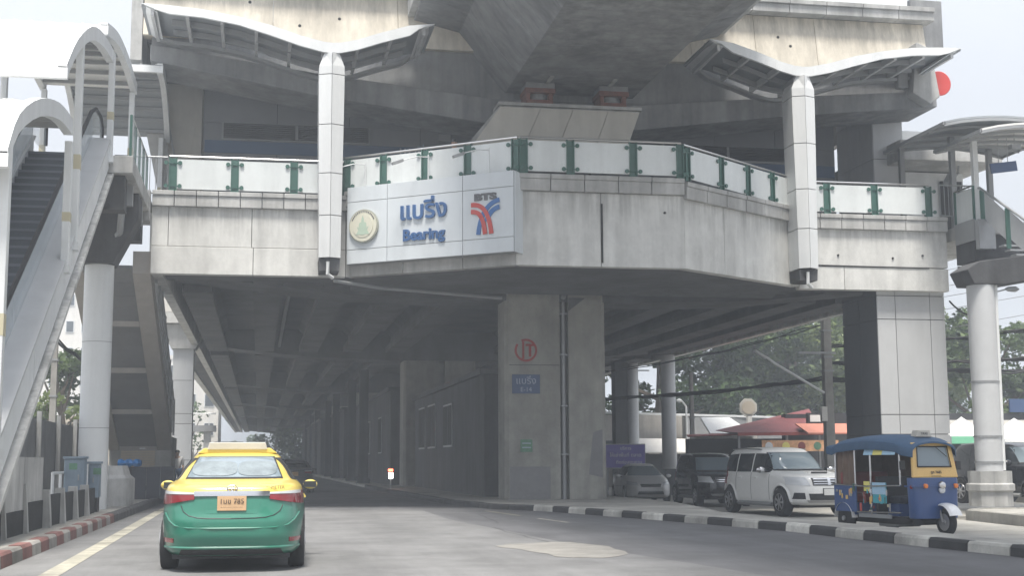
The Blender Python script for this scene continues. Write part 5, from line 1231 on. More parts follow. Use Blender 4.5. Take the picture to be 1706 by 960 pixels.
# ================================================================ STREET BACKGROUND
# trees
def leaf_mesh(clumps, leaf, per, seed, squash=.8):
    rg = random.Random(seed); v = []; f = []
    for (cx, cy, cz, rr) in clumps:
        n = int(per * rr * rr)
        for _ in range(n):
            while True:
                p = Vector((rg.uniform(-1, 1), rg.uniform(-1, 1), rg.uniform(-1, 1)))
                l = p.length
                if .0 < l < 1 and rg.random() < .25 + .75 * l: break
            c = Vector((cx + p.x * rr, cy + p.y * rr, cz + p.z * rr * squash)); s_ = leaf * rg.uniform(.6, 1.4)
            a = Vector((rg.gauss(0, 1), rg.gauss(0, 1), rg.gauss(0, .6))).normalized(); b = a.cross(Vector((rg.gauss(0, 1), rg.gauss(0, 1), rg.gauss(0, 1)))).normalized()
            n0 = len(v); v += [tuple(c - a * s_), tuple(c + b * s_ * .55), tuple(c + a * s_), tuple(c - b * s_ * .55)]; f.append((n0, n0 + 1, n0 + 2, n0 + 3))
    mb = MB(); mb.v = v; mb.f = f; return mb
def tree(label, x, y, zg, h, spread, cb, m, seed, leaf=.22, per=130, nc=26, name='tree', group=None, lean=0):
    rg = random.Random(seed); t = thing(name, label, 'tree', (x, y, zg), group)
    tr = h * .028 + .08
    pts = [(x + lean * q * q * h + math.sin(q * 5 + seed) * .18, y + math.cos(q * 4 + seed) * .15, zg + q * h * .75) for q in [i / 6 for i in range(7)]]
    MB().tube(pts, [tr * (1 - .75 * i / 6) for i in range(7)], 9).build('trunk', 'bark', t, smooth=True)
    cl = []
    for i in range(nc):
        a = rg.uniform(0, 6.283); q = rg.random() ** .5; zz = rg.uniform(cb, 1) * h; k = math.sin(math.pi * min(.97, max(.12, (zz / h - cb * .7) / (1 - cb * .7)))) ** .6
        rr = spread * rg.uniform(.20, .36); cl.append((x + lean * h * .5 + math.cos(a) * q * spread * k * .85, y + math.sin(a) * q * spread * k * .85, zg + zz - rr * .4, rr))
    for i in range(0, nc, 2):
        c = cl[i]; b = pts[min(6, max(2, int((c[2] - zg) / h * 6)))]
        mid = ((b[0] + c[0]) / 2, (b[1] + c[1]) / 2, (b[2] + c[2]) / 2 - .2); MB().tube([b, mid, c[:3]], [tr * .35, tr * .22, tr * .08], 5).build('limb', 'bark', t, smooth=True)
    o = leaf_mesh(cl, leaf, per, seed + 50).build('crown', m, t, recalc=False); return t
tree('large dark tree behind the shops beside the round pale columns', 26.5, 88, -.2, 15, 6.5, .2, 'leaf_dark', 11, .20, 230, 24, group='trees behind the shops')
tree('tall mid green tree behind the red roofed shop', 36.5, 90, -.2, 16, 7.0, .22, 'leaf_mid', 12, .21, 260, 34, group='trees behind the shops')
tree('bright leafed tree behind the street lamp arm', 40, 82, -.2, 13.5, 5.5, .42, 'leaf_light', 13, .20, 260, 24, group='trees behind the shops')
tree('broad dark tree between the lamp pole and the clad pillar', 46, 96, -.2, 17, 7.5, .18, 'leaf_dark', 14, .22, 260, 34, group='trees behind the shops')
tree('tree seen between the clad pillar and the round column', 37.5, 66, -.2, 9.6, 3.6, .25, 'leaf_mid', 15, .17, 280, 24, group='trees behind the shops')
tree('airy tree right of the round column below the wires', 41.6, 68, -.2, 9.0, 2.6, .35, 'leaf_mid', 16, .16, 190, 18, group='trees behind the shops')
tree('low yellow green bush by the white stalls', 41.5, 62, -.2, 4.8, 2.0, .3, 'leaf_light', 17, .2, 130, 14, name='bush')
tree('green tree behind the left wall beside the escalator', -8.6, 62, .1, 6.6, 2.3, .2, 'leaf_mid', 18, .16, 260, 22, group='trees on the left')
tree('yellow green shrub low behind the left wall', -7.9, 56, .1, 4.2, 1.5, .2, 'leaf_light', 19, .13, 260, 14, name='shrub')
tree('small sparse tree in front of the white house beyond the stairs', -5.9, 125, .1, 6.6, 2.0, .45, 'leaf_dark', 20, .2, 40, 16, group='trees on the left')
tree('round green tree at the far end of the road', 3.0, 235, 0, 9, 4.5, .2, 'leaf_mid', 21, .3, 70, 20, group='trees at the far end of the road')
tree('dark tree at the far end of the road beside the median', 6.5, 205, 0, 8.5, 4.0, .15, 'leaf_mid', 22, .3, 80, 20, group='trees at the far end of the road')
tree('distant pale tree beyond the bridge opening', -2, 300, 0, 8, 4.5, .2, 'leaf_mid', 23, .35, 60, 18, group='trees at the far end of the road')

# shops
def shop(name, label, loc, group=None): return thing(name, label, 'building', loc, group)
s = shop('grey_building', 'long low grey building with pale gutter behind the parked cars', (22, 76, -.2))
box('wall', 'shop_wall', s, 19.0, 24.6, 77, 84, -.2, 4.0); box('wall', 'shop_grey', s, 24.62, 31, 76, 84, -.2, 3.85)
MB().bar((18.8, 76.8, 4.15), (31.2, 75.8, 3.8), .25, .12).build('gutter', 'panel_white', s)
for x in (19.8, 21.6, 23.2, 25.5, 27.4): box('window', 'window_dark', s, x, x + .9, 75.9 if x > 24.6 else 76.95, 76.02 if x > 24.6 else 76.99, 1.6, 2.5)
s = shop('white_gabled_shed', 'small white gabled roof between the grey building and the red roof', (22.3, 62, -.2))
box('wall', 'building_white', s, 21.2, 23.4, 61.6, 64.5, -.2, 2.5)
MB().add([(20.95, 61.3, 2.5), (23.2, 61.3, 2.45), (23.1, 64.6, 3.35), (21.6, 64.6, 3.35), (20.95, 61.3, 2.6), (23.2, 61.3, 2.55), (23.1, 64.6, 3.45), (21.6, 64.6, 3.45)], [(0, 1, 2, 3), (4, 7, 6, 5), (0, 4, 5, 1), (1, 5, 6, 2), (2, 6, 7, 3), (3, 7, 4, 0)]).build('roof', 'tent_white', s)
s = shop('white_lean_to', 'low pale sheet roof and posts below the round pale columns', (21.5, 76, -.2))
MB().add([(19.6, 73.5, 1.75), (25.6, 73, 1.7), (25.6, 76, 2.5), (20.5, 76, 2.55), (19.6, 73.5, 1.82), (25.6, 73, 1.77), (25.6, 76, 2.57), (20.5, 76, 2.62)], [(0, 1, 2, 3), (4, 7, 6, 5), (0, 4, 5, 1), (1, 5, 6, 2), (2, 6, 7, 3), (3, 7, 4, 0)]).build('roof', 'building_white', s)
box('wall', 'shop_dark', s, 20.6, 25.4, 75.4, 75.8, -.2, 1.7)
for x in (20.0, 22.6, 25.3): box('post', 'panel_white', s, x, x + .1, 73.7, 73.8, -.2, 1.75)
s = shop('red_roof_shop', 'open shop with dark red gabled roof behind the white SUV', (22, 57, -.2))
box('wall', 'shop_dark', s, 19.3, 25.9, 59.5, 60, -.2, 2.3)
MB().add([(20.3, 55.8, 2.42), (24.2, 55.8, 2.45), (25.6, 60.5, 3.62), (25.5, 60.5, 3.6), (20.3, 55.8, 2.5), (24.2, 55.8, 2.53), (25.6, 60.5, 3.72), (20.9, 60.5, 2.7)], [(0, 1, 2), (4, 7, 6, 5), (0, 4, 5, 1), (1, 5, 6, 2), (2, 6, 7, 0), (0, 7, 4)]).build('roof', 'roof_red', s)
MB().obox((18.9, 58.4, 2.36), (3.0, -2.0, .08), (.6, 2, .1), (0, 0, .05)).build('awning', 'awning_red', s)
MB().obox((20.3, 55.75, 2.36), (3.9, 0, .03), (0, .05, 0), (0, 0, .12)).build('fascia', 'awning_red', s)
for x in (20.4, 22.6, 24.1): box('post', 'steel_grey', s, x, x + .09, 56, 56.09, -.2, 2.4)
for x, z, w, m_ in ((20.9, .7, .5, 'cabinet'), (21.9, .6, .7, 'building_tan'), (23.3, .8, .4, 'cloth_blue')): box('counter', m_, s, x, x + w, 57, 57.5, -.2, z)
s = shop('orange_awning_shop', 'shop with flat orange awning and dark sign board above it', (24.5, 55, -.2))
box('wall', 'shop_dark', s, 23.6, 27, 58.5, 59, -.2, 3.4); box('board', 'shop_dark', s, 24.0, 27.2, 57.0, 57.1, 2.85, 3.4)
me = MB().box(0, .62, 0, .05, 0, .52).mesh('board_panel')
for i in range(5): piece('board_panel', me, 'shop_dark', s, (24.02 + .635 * i, 56.93, 2.87))
box('pale_notice', 'plate_white', s, 24.1, 24.6, 56.86, 56.9, 3.0, 3.3)
MB().add([(22.9, 54.3, 2.4), (25.6, 54.3, 2.4), (25.9, 56.4, 2.85), (23.2, 56.4, 2.85), (22.9, 54.3, 2.46), (25.6, 54.3, 2.46), (25.9, 56.4, 2.91), (23.2, 56.4, 2.91)], [(0, 1, 2, 3), (4, 7, 6, 5), (0, 4, 5, 1), (1, 5, 6, 2), (2, 6, 7, 3), (3, 7, 4, 0)]).build('awning', 'awning_orange', s)
ps = thing('food_poster', 'long orange food banner above the white SUV', 'poster', (22.2, 54, 1.7))
box('sheet', 'poster', ps, 20.7, 24.1, 53.95, 54.0, 1.68, 2.14)
for i, (m_, x) in enumerate((('white_ink', 20.85), ('sticker_yellow', 21.6), ('cloth_red', 22.3), ('mark_green', 23.0), ('sticker_yellow', 23.6))): MB().lathe([(.17, 0), (.17, .004)], (x + .15, 53.942, 1.9), 14, 'y').build('printed_dish', m_, ps)
for x in (20.8, 24.0): box('post', 'steel_grey', ps, x, x + .06, 54.02, 54.08, -.2, 2.14)
# tents
def tent(label, cx, cy, w, h0, h1, val='tent_white'):
    t = thing('market_tent', label, 'tent', (cx, cy, -.2), 'white market tents on the right'); q = w / 2
    n = 6; rows = []
    for i in range(n + 1):
        k = i / n; r_ = q * (1 - k) ** 1.0; z = h0 + (h1 - h0) * (k ** 1.5); rows.append([(cx - r_, cy - r_, z), (cx + r_, cy - r_, z), (cx + r_, cy + r_, z), (cx - r_, cy + r_, z)])
    mb = MB().grid(rows, close=True); mb.build('canopy', 'tent_white', t)
    for a, b in (((-q, -q), (q, -q)), ((q, -q), (q, q)), ((q, q), (-q, q)), ((-q, q), (-q, -q))):
        MB().obox((cx + a[0], cy + a[1], h0 - .28), (b[0] - a[0], b[1] - a[1], 0), Vector((a[1], -a[0], 0)).normalized() * .01 if False else (.012, .012, 0), (0, 0, .28)).build('valance', val, t)
    for a in (-q, q):
        for b in (-q, q): box('leg', 'steel_grey', t, cx + a - .03, cx + a + .03, cy + b - .03, cy + b + .03, -.2, h0)
tent('white peaked tent with green trim behind the tuk-tuk', 27.6, 50, 2.2, 2.2, 3.0, 'tent_green')
tent('white peaked tent between the round column and the photo edge', 29.9, 50, 2.4, 2.1, 2.95)
tent('low white tent at the right edge behind the black vehicle', 27.6, 44, 2.2, 1.75, 2.15)
s = shop('market_hall', 'long flat roofed market hall behind the white tents', (30, 56, -.2))
box('roof', 'shop_dark', s, 26.5, 42, 56, 62, 3.0, 3.35); box('fascia', 'building_white', s, 26.5, 42, 55.9, 55.99, 2.85, 3.05); box('wall', 'shop_dark', s, 26.5, 42, 61, 61.5, -.2, 3.0)
for i in range(8): box('post', 'steel_grey', s, 27 + 2 * i, 27.1 + 2 * i, 56.1, 56.2, -.2, 2.9)
box('sign_board', 'sign_blue', s, 33.2, 35.2, 55.8, 55.88, 3.4, 4.0)
fw = thing('low_wall', 'low grey boundary wall behind the parked cars', 'wall', (20, 54, -.2))
for i in range(6): box('wall_block', 'concrete_dark', fw, 15.6 + 2.2 * i, 17.78 + 2.2 * i, 58.2, 58.4, -.22, .95)
# people and bits under the tents
# poles, columns
for (x, y, r_, zt, lb, m_) in ((20.45, 66.2, .37, 6.7, 'pale round column nearer the black SUV under the station edge', 'panel_grey'), (20.2, 72, .32, 6.8, 'pale round column farther back beside the purple banner', 'panel_grey')):
    c = thing('round_column', lb, 'column', (x, y, -.2), 'round columns under the right edge of the station')
    MB().lathe([(r_, -.2), (r_, zt)], (x, y, 0), 28).build('shaft', m_, c, smooth=True); MB().lathe([(r_ * 1.5, -.2), (r_ * 1.5, .5), (r_, .6)], (x, y, 0), 20).build('base', 'concrete', c, smooth=True)
c = thing('square_column', 'dark square column beside the farther round column', 'column', (19.4, 71, -.2)); box('shaft', 'concrete_dark', c, 19.0, 19.7, 71.2, 72, -.2, 6.7)
st2 = thing('far_stairs', 'grey sloping stair flank between the pillar and the far columns', 'staircase', (17.5, 78, 0))
MB().add([(16.0, 76, 1.9), (18.8, 76, 6.8), (19.3, 76, 6.8), (19.3, 76, 5.5), (17.0, 76, 1.9), (16.0, 78.5, 1.9), (18.8, 78.5, 6.8), (19.3, 78.5, 6.8), (19.3, 78.5, 5.5), (17.0, 78.5, 1.9)], [(0, 4, 3, 2, 1), (5, 6, 7, 8, 9)] + [(i, (i + 1) % 5, 5 + (i + 1) % 5, 5 + i) for i in range(5)]).build('flank', 'concrete', st2)
box('base', 'concrete', st2, 15.8, 17.4, 76.2, 78.2, -.2, 1.9)
def upole(label, x, y, h, w=.2, arms=(), zg=-.2):
    t = thing('utility_pole', label, 'pole', (x, y, zg), 'utility poles')
    MB().prism([(x - w / 2, zg), (x + w / 2, zg), (x + w * .32, h), (x - w * .32, h)], y - w * .4, y + w * .4, 'y').build('shaft', 'wood_pole', t)
    for z in (h * .45, h * .6): box('collar', 'steel_grey', t, x - w * .55, x + w * .55, y - w * .5, y + w * .5, z, z + .06)
    for (z, a, b) in arms: MB().bar((x - a, y - .15, z), (x + b, y - .15, z), .08, .08).build('cross_arm', 'steel_grey', t)
    return t
up = upole('concrete utility pole with street lamp arm behind the tuk-tuk roof', 21.75, 49.5, 10.5, .38, [(5.45, 1.2, .3), (5.3, .2, .2)])
MB().tube([(21.55, 49.4, 3.9), (20.6, 49.3, 4.4), (19.5, 49.2, 5.0), (19.1, 49.1, 5.25)], .05, 8).build('lamp_arm', 'panel_white', up, smooth=True)
MB().bar((19.1, 49.1, 5.2), (18.6, 49.05, 5.5), .19, .10).build('lamp_head', 'panel_white', up, bevel=.03)
box('meter_box', 'building_white', up, 21.3, 21.53, 49.1, 49.27, 2.8, 3.35)
upole('slim utility pole beside the far round column', 20.9, 74, 7.5, .3, [(6.4, .8, .8)])
upole('leaning utility pole in front of the grey building', 20.3, 62, 5.5, .22)
lp = thing('lamp_post', 'small street lamp in front of the grey building', 'lamp post', (23.3, 72, -.2))
MB().tube([(23.3, 72, -.2), (23.25, 72, 4.3), (23.0, 72, 4.6)], .06, 8).build('post', 'panel_white', lp); MB().lathe([(.05, -.15), (.12, 0), (.05, .15)], (22.85, 72, 4.62), 10, 'x').build('lamp_head', 'panel_white', lp, smooth=True)
rs = thing('round_sign', 'round cream sign on a short post above the red roof', 'sign', (23.2, 62.5, 3))
MB().prism([(.5 * math.cos(R(22.5 + 45 * i)) * .95 + 23.3, .46 * math.sin(R(22.5 + 45 * i)) + 3.85) for i in range(8)], 62.4, 62.52, 'y').build('face', 'cream_wall', rs, bevel=.02)
MB().prism([(.36 * math.cos(R(22.5 + 45 * i)) + 23.3, .33 * math.sin(R(22.5 + 45 * i)) + 3.85) for i in range(8)], 62.37, 62.395, 'y').build('emblem', 'building_tan', rs)
MB().bar((23.35, 62.5, -.2), (23.35, 62.5, 3.5), .22, .2, (0, 1, 0)).build('post', 'building_white', rs)
bn = thing('purple_banner', 'purple banner with white lettering above the silver car', 'banner', (16, 58, 1.2))
box('board', 'banner_purple', bn, 15.0, 16.78, 57.98, 58.03, 1.02, 2.02); box('frame', 'steel_grey', bn, 14.96, 16.82, 58.035, 58.08, .98, 2.06)
text('บริการ', .2, 'white_ink', bn, (15.9, 57.97, 1.86), (1, 0, 0), (0, 0, 1), .003); text('ให้เช่าพื้นที่ ตลาด', .22, 'white_ink', bn, (15.9, 57.97, 1.56), (1, 0, 0), (0, 0, 1), .003); text('ติดต่อ', .2, 'white_ink', bn, (15.7, 57.97, 1.25), (1, 0, 0), (0, 0, 1), .003); text('สอบถาม', .2, 'white_ink', bn, (16.3, 57.97, 1.25), (1, 0, 0), (0, 0, 1), .003)
for x in (15.1, 16.7): box('post', 'steel_grey', bn, x - .04, x + .04, 58.09, 58.15, -.2, 2.02)
# wires
def wire(label, pts, rad, sag, name='overhead_wire', m='wire', n=1, group='overhead wires'):
    t = thing(name, label, 'wire', pts[0], group); rg = random.Random(len(label))
    for q in range(n):
        P_ = []
        for a, b in zip(pts, pts[1:]):
            A_, B_ = Vector(a), Vector(b)
            for i in range(12): k = i / 12; P_.append(A_.lerp(B_, k) - Vector((0, 0, sag * 4 * k * (1 - k))) + Vector((0, rg.uniform(-.01, .01) + q * .05, (rg.uniform(-.09, .09) if n > 1 else 0))))
        P_.append(Vector(pts[-1])); MB().tube(P_, rad, 5).build('cable', m, t, smooth=True)
wire('thick black cable bundle crossing behind the lamp pole', [(15.5, 70, 4.6), (21.75, 49.8, 4.5), (24, 44.5, 4.5), (32, 45, 5.0)], .035, .25, n=5)
wire('upper black cable bundle right of the round column', [(21.75, 49.8, 5.8), (27.5, 45, 6.0), (34, 46, 6.4)], .03, .15, n=3)
wire('middle black cable bundle right of the round column', [(21.75, 49.8, 5.1), (27.5, 45, 4.95), (34, 46, 5.2)], .04, .12, n=4)
wire('cable curving past the lamp pole under the bridge', [(14, 62, 5.3), (21.75, 49.8, 6.6)], .02, .3, n=2)
for (a, b), wl_ in zip(((5.2, 6.6), (5.9, 7.3), (6.3, 7.9), (6.65, 8.35), (7.2, 9.0), (7.6, 9.5)), ('lowest', 'second lowest', 'third lowest', 'third highest', 'second highest', 'highest')):
    wire(wl_ + ' of the thin grey wires in the right sky', [(19.5, 44, a), (36, 47, b + 1.6)], .011, .1, m='wire_thin', group='thin parallel wires in the right sky')
wire('dark cable looped from the station corner to the round column', [(21.1, 38.6, 6.2), (20.7, 36.5, 5.5), (19.95, 34.5, 5.9)], .03, .1)

# ================================================================ LEFT SIDE
wl = thing('roadside_wall', 'grey concrete wall with black mouldy foot beside the red and white kerb', 'wall', (-3.9, 20, .16))
for i in range(7):
    y0_ = 11.8 + 2.0 * i; z_ = .60 + .06 * math.sin(i * 2.3)
    box('wall_panel', 'concrete', wl, -4.0, -3.82, y0_ + .008, y0_ + 1.992, z_ + .002, 1.42)
    box('mouldy_foot', 'mould', wl, -4.0, -3.8, y0_ + .008, y0_ + 1.992, .14, z_)
    MB().prism([(-3.86, .14), (-3.72, .14), (-3.78, .98), (-3.86, .98)], y0_ - .05, y0_ + .05, 'y').build('rib', 'concrete', wl)
fw = thing('pavement_fence', 'low black panels between pale posts after the end of the grey wall', 'fence', (-3.6, 28, .16))
for i in range(4):
    y0_ = 25.9 + 1.9 * i; box('panel', 'mould', fw, -3.82, -3.76, y0_ + .11, y0_ + 1.79, .14, .74); MB().prism([(-3.92, .14), (-3.66, .14), (-3.71, .84), (-3.87, .84)], y0_ - .10, y0_ + .10, 'y').build('post', 'concrete', fw)
rl2 = thing('pipe_rail', 'short white pipe rail beside the blue grey cabinet', 'railing', (-4.4, 32.5, .16))
for y_ in (31.8, 33.0, 34.1): MB().tube([(-4.5, y_, .16), (-4.5, y_, 1.1)], .035, 8).build('post', 'panel_white', rl2)
MB().tube([(-4.5, 31.7, 1.1), (-4.5, 34.2, 1.1)], .03, 8).build('rail', 'panel_white', rl2)
for (x0, x1, y0_, z0, z1, lb) in ((-4.48, -4.02, 33.4, .5, 1.42, 'wide blue grey utility cabinet on legs in front of the round column'), (-3.99, -3.74, 33.9, .5, 1.30, 'narrow blue grey utility cabinet beside the wide one')):
    c = thing('utility_cabinet', lb, 'cabinet', ((x0 + x1) / 2, y0_, .16), 'utility cabinets on the left pavement')
    box('body', 'cabinet', c, x0, x1, y0_, y0_ + .5, z0, z1, bevel=.02); box('lid', 'cabinet', c, x0 - .03, x1 + .03, y0_ - .04, y0_ + .52, z1 + .001, z1 + .06, bevel=.01)
    box('door', 'cabinet', c, x0 + .05, x1 - .05, y0_ - .018, y0_ - .002, z0 + .05, z1 - .05); box('handle', 'steel_grey', c, x1 - .14, x1 - .11, y0_ - .04, y0_ - .019, lerp(z0, z1, .45), lerp(z0, z1, .6))
    box('label', 'mark_green', c, x0 + .12, x0 + .3, y0_ - .024, y0_ - .019, z1 - .25, z1 - .1)
    for x in (x0 + .03, x1 - .1): box('leg', 'black_plastic', c, x, x + .08, y0_ + .05, y0_ + .45, .16, z0 - .001)
yw = thing('yard_wall', 'tall grey sheet wall behind the left pavement below the tree', 'wall', (-5.8, 45, .16))
for i in range(12): box('wall_sheet', 'shop_grey', yw, -5.86, -5.80, 34 + 1.8 * i, 35.78 + 1.8 * i, .1, 2.5)
for i in range(7): box('post', 'concrete', yw, -5.78, -5.66, 34 + 3.6 * i, 34.14 + 3.6 * i, .1, 2.7)
pp = upole('thin concrete pole behind the escalator truss', -6.3, 44, 7.5, .22, zg=.1)
wire('black cables sagging behind the escalator on the left', [(-9, 40, 6.4), (-6.3, 44, 5.2), (-3.2, 50, 3.4)], .03, .3, n=3)
hd = thing('hoarding', 'dark panel hoarding on the left pavement under the stairs', 'fence', (-3.3, 46, .16))
for i in range(3): box('panel', 'hoarding', hd, -3.98 + .44 * i, -3.55 + .44 * i, 45.5, 45.56, .15, 1.2)
box('panel', 'concrete_dark', hd, -4.42, -4.0, 45.7, 45.76, .15, 1.2)
tp = thing('blue_tarpaulin', 'crumpled bright blue tarpaulin on top of the hoarding', 'tarpaulin', (-4.05, 45.9, 1.2))
rows = [[(-4.45 + .09 * i, 45.75 + .3 * math.cos(a) * (1 + .2 * math.sin(i * 3)), 1.32 + .12 * math.sin(a) * (1 + .3 * math.sin(i * 2.2))) for a in [q * math.pi / 5 for q in range(10)]] for i in range(9)]
MB().grid(rows, close=True).build('sheet', 'tarp_blue', tp, smooth=True)
# motorbikes
def motorbike(label, x, y, rz, m, sc=1):
    t = thing('motorbike', label, 'motorbike', group='motorbikes parked on the left pavement')
    for y_ in (-.62, .62):
        w_ = MB().lathe([(.2, -.035), (.27, -.035), (.29, 0), (.27, .035), (.2, .035)], (0, y_, .29), 20, 'x').build('wheel', 'rubber', t, smooth=True)
        MB().lathe([(.2, -.02), (.19, .02)], (0, y_, .29), 16, 'x').build('rim', 'rim', w_)
    loft('body', m, [[(w2 * math.cos(a), yy, zc + h2 * math.sin(a)) for a in [q * math.pi / 6 for q in range(12)]] for yy, w2, zc, h2 in ((-.85, .04, .72, .05), (-.6, .12, .66, .13), (-.2, .14, .58, .18), (.1, .13, .45, .15), (.3, .12, .5, .2), (.42, .1, .72, .24))], t)
    loft('front_shield', m, [[(w2 * math.cos(a), .42 + q_, zc + .12 * math.sin(a)) for a in [q * math.pi / 6 for q in range(12)]] for q_, w2, zc in ((0, .16, .7), (.06, .15, .85), (.12, .1, .98))], t)
    loft('seat', 'cloth_dark', [[(w2 * math.cos(a), yy, zc + .05 * math.sin(a)) for a in [q * math.pi / 6 for q in range(12)]] for yy, w2, zc in ((-.75, .08, .84), (-.4, .13, .82), (0, .1, .77))], t)
    MB().tube([(-.3, .35, 1.02), (0, .45, 1.0), (.3, .35, 1.02)], .02, 6).build('handlebar', 'black_plastic', t); MB().tube([(0, .62, .29), (0, .45, .95)], .03, 6).build('fork', 'rim', t)
    MB().lathe([(.07, 0), (.05, .05)], (0, .52, .92), 12, 'y').build('headlight', 'lamp_clear', t); MB().lathe([(.04, -.2), (.045, .25)], (.14, -.55, .3), 8, 'y').build('exhaust', 'chrome', t)
    place(t, x, y, .16, rz); return t
motorbike('dark motorbike with pale fairing parked nearest the cabinets', -4.62, 46.6, R(160), 'car_silver')
motorbike('dark red motorbike parked against the booth', -4.28, 48.2, R(150), 'cloth_red')
# far square column with head and next station entry
qc = thing('square_column', 'tall square clad column beyond the far stairs with a stepped head', 'column', (-3.35, 62, .16))
clad(-3.82, -2.92, 62, 62.9, .16, 6.6, qc, 'panel_grey', [0, 1], [0, .2, .45, .52, .75, 1], 1)
MB().prism([(-3.9, 6.4), (-2.85, 6.4), (-2.4, 7.2), (-2.4, 7.5), (-4.3, 7.5), (-4.3, 7.2)], 61.8, 63.2, 'y').build('head', 'concrete', qc)
nb = thing('far_walkway', 'pale walkway box above the far square column', 'walkway', (-3.6, 64, 7.5))
box('deck', 'concrete_light', nb, -4.6, -2.75, 61.5, 90, 7.52, 8.0); box('parapet', 'building_white', nb, -4.6, -4.4, 61.5, 90, 8.01, 9.6); box('parapet', 'building_white', nb, -2.95, -2.76, 61.5, 90, 8.01, 9.6); box('front_panel', 'building_white', nb, -4.39, -2.96, 61.5, 61.6, 8.01, 9.2)
# distant buildings
def block(name, label, x0, x1, y, z1, m, nx, nzv, dep=14, zg=-.1, fx=.55):
    t = thing(name, label, 'building', ((x0 + x1) / 2, y, zg)); box('wall', m, t, x0, x1, y, y + dep, zg, z1)
    box('parapet', m, t, x0 - .1, x1 + .1, y - .12, y + dep + .1, z1 + .01, z1 + .5)
    w = (x1 - x0) / nx; h = (z1 - zg) / nzv
    for i in range(nx):
        for j in range(nzv):
            f_ = box('window', 'panel_white', t, x0 + w * (i + .5 - fx / 2), x0 + w * (i + .5 + fx / 2), y - .08, y - .005, zg + h * (j + .35), zg + h * (j + .8))
            box('pane', 'window_dark', f_, x0 + w * (i + .5 - fx / 2) + .08, x0 + w * (i + .5 + fx / 2) - .08, y - .10, y - .085, zg + h * (j + .35) + .08, zg + h * (j + .8) - .08)
    return t
block('white_house', 'white building with balconies far behind the square column', -11.5, -4.9, 170, 14, 'building_white', 3, 4)
block('apartment_block', 'pale apartment block with windows behind the left tree', -24, -14.5, 150, 20, 'building_white', 6, 7)
block('low_house', 'low tan house beyond the left trees', -14, -6.9, 100, 4.2, 'building_tan', 4, 1, 8)
block('far_block', 'far grey building above the market hall at the right edge', 66, 82, 150, 9, 'building_white', 8, 3)
hb = thing('pedestrian_bridge', 'far grey pedestrian bridge crossing left of the tunnel', 'bridge', (-9, 118, 4))
box('deck', 'shop_grey', hb, -22, -3.6, 118, 120, 4.0, 4.5); MB().tube([(-22, 118, 5.5), (-3.6, 118, 5.5)], .06, 6).build('handrail', 'panel_white', hb)
for i in range(9): box('post', 'panel_white', hb, -21 + 2.1 * i, -20.92 + 2.1 * i, 118, 118.08, 4.51, 5.45)
box('column', 'concrete', hb, -4.6, -4.0, 118.4, 119, .1, 4)
# parked truck on the left
tr_ = thing('parked_truck', 'green grey box truck far ahead on the left', 'truck', (-1.9, 96, 0))
box('cargo_box', 'shop_grey', tr_, -2.95, -1.0, 94, 99, .9, 2.75, bevel=.03); box('rear_door', 'cabinet', tr_, -2.9, -1.98, 93.93, 93.99, .95, 2.7); box('rear_door', 'cabinet', tr_, -1.97, -1.05, 93.93, 93.99, .95, 2.7)
box('cab', 'taxi_yellow', tr_, -2.85, -1.1, 99.1, 100.6, .6, 2.4, bevel=.1); box('bumper', 'black_plastic', tr_, -2.9, -1.05, 93.9, 94.1, .5, .65)
for x in (-2.8, -1.15):
    for y_ in (95, 99.8): MB().lathe([(.42, -.12), (.42, .12)], (x, y_, .42), 16, 'x').build('wheel', 'rubber', tr_)
for x in (-2.85, -1.2): box('tail_light', 'lamp_red', tr_, x, x + .15, 93.88, 93.9, .7, .82)

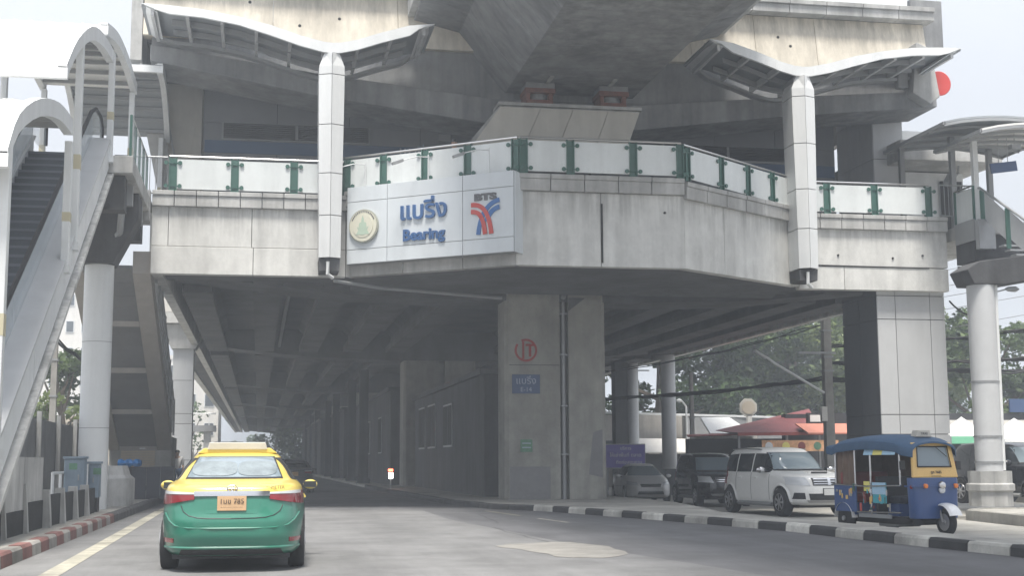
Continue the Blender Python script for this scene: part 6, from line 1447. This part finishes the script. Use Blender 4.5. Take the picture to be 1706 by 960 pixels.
# ================================================================ PEOPLE
def person(label, x, y, z, rz, shirt, legs='cloth_dark', h=1.65, arms=0.15):
    t = thing('person', label, 'person'); k = h / 1.7
    V = {'pel': (0, 0, .95), 'waist': (0, 0, 1.08), 'chest': (0, .01, 1.30), 'neck': (0, 0, 1.45), 'nt': (0, .01, 1.50), 'head': (0, .02, 1.58), 'crown': (0, .01, 1.665),
         'hl': (-.09, 0, .90), 'kl': (-.10, .03, .50), 'al': (-.10, -.01, .08), 'tl': (-.11, .15, .03), 'hr': (.09, 0, .90), 'kr': (.10, .03, .50), 'ar': (.10, -.01, .08), 'tr': (.11, .15, .03),
         'sl': (-.17, 0, 1.38), 'el': (-.22, -.01, 1.10), 'wl': (-.22, arms, .88), 'hal': (-.21, arms + .07, .80), 'sr': (.17, 0, 1.38), 'er': (.22, -.01, 1.10), 'wr': (.22, arms, .88), 'har': (.21, arms + .07, .80)}
    E_ = [('pel', 'waist'), ('waist', 'chest'), ('chest', 'neck'), ('neck', 'nt'), ('nt', 'head'), ('head', 'crown'), ('pel', 'hl'), ('hl', 'kl'), ('kl', 'al'), ('al', 'tl'), ('pel', 'hr'), ('hr', 'kr'), ('kr', 'ar'), ('ar', 'tr'),
          ('chest', 'sl'), ('sl', 'el'), ('el', 'wl'), ('wl', 'hal'), ('chest', 'sr'), ('sr', 'er'), ('er', 'wr'), ('wr', 'har')]
    Rr = dict(pel=.14, waist=.13, chest=.15, neck=.06, nt=.055, head=.09, crown=.075, hl=.09, kl=.06, al=.04, tl=.035, hr=.09, kr=.06, ar=.04, tr=.035, sl=.06, el=.042, wl=.03, hal=.03, sr=.06, er=.042, wr=.03, har=.03)
    def skin(name, keep, m, grow=0, lim=None):
        ks = [q for q in V if q in keep]; me = bpy.data.meshes.new(name)
        me.from_pydata([tuple(c * k for c in V[q]) for q in ks], [(ks.index(a), ks.index(b)) for a, b in E_ if a in keep and b in keep], [])
        o = bpy.data.objects.new(name, me); COL.objects.link(o); o.parent = t; me.materials.append(M[m])
        o.modifiers.new('skin', 'SKIN')
        for i, q in enumerate(ks): me.skin_vertices[0].data[i].radius = ((Rr[q] + grow) * k,) * 2; me.skin_vertices[0].data[i].use_root = (i == 0)
        sb = o.modifiers.new('sub', 'SUBSURF'); sb.levels = 2; sb.render_levels = 2; return o
    skin('body', list(V), 'skin'); skin('shirt', ['pel', 'waist', 'chest', 'sl', 'el', 'sr', 'er'], shirt, .018); skin('trousers', ['pel', 'hl', 'kl', 'al', 'hr', 'kr', 'ar'], legs, .02)
    rows = [[(.094 * k * math.cos(a) * math.cos(b), (.0 + .10 * math.sin(a) * math.cos(b)) * k, (1.615 + .085 * math.sin(b)) * k) for a in [q * math.pi / 8 for q in range(16)]] for b in [R(-10 + 20 * j) for j in range(6)]]
    MB().grid(rows, close=True).build('hair', 'hair', t, smooth=True)
    for s_ in (-.03, .03): MB().lathe([(.009 * k, 0), (.006 * k, .008)], (s_ * k, .10 * k, 1.60 * k), 8, 'y').build('eye', 'ink', t)
    MB().tube([(0, .10 * k, 1.60 * k), (0, .125 * k, 1.565 * k)], .012 * k, 6).build('nose', 'skin', t); MB().bar((-.022 * k, .10 * k, 1.535 * k), (.022 * k, .10 * k, 1.535 * k), .008, .008).build('mouth', 'cloth_red', t)
    place(t, x, y, z, rz); return t
person('person in dark clothes standing behind the railing above the name sign', 5.35, 37.4, 8.5, R(170), 'cloth_dark', h=2.02 * .98)
person('person in white shirt standing at the kerb beyond the dark hoarding', -2.98, 52.5, .16, R(180), 'cloth_white', 'cloth_blue')
person('person in red shirt by the tents behind the tuk-tuk', 21.9, 39.5, .03, R(150), 'cloth_red')

# ================================================================ HAZE
hz = MB().box(-420, 420, -35, 520, -1.3, 24.5).build('haze', 'slot'); hz['kind'] = 'stuff'
mh = bpy.data.materials.new('haze'); mh.use_nodes = True; N = mh.node_tree.nodes; N.clear()
vo = N.new('ShaderNodeVolumePrincipled'); vo.inputs['Color'].default_value = (.84, .91, 1, 1); vo.inputs['Density'].default_value = .0023; vo.inputs['Anisotropy'].default_value = .2
ou = N.new('ShaderNodeOutputMaterial'); mh.node_tree.links.new(vo.outputs[0], ou.inputs['Volume'])
hz.data.materials.clear(); hz.data.materials.append(mh)
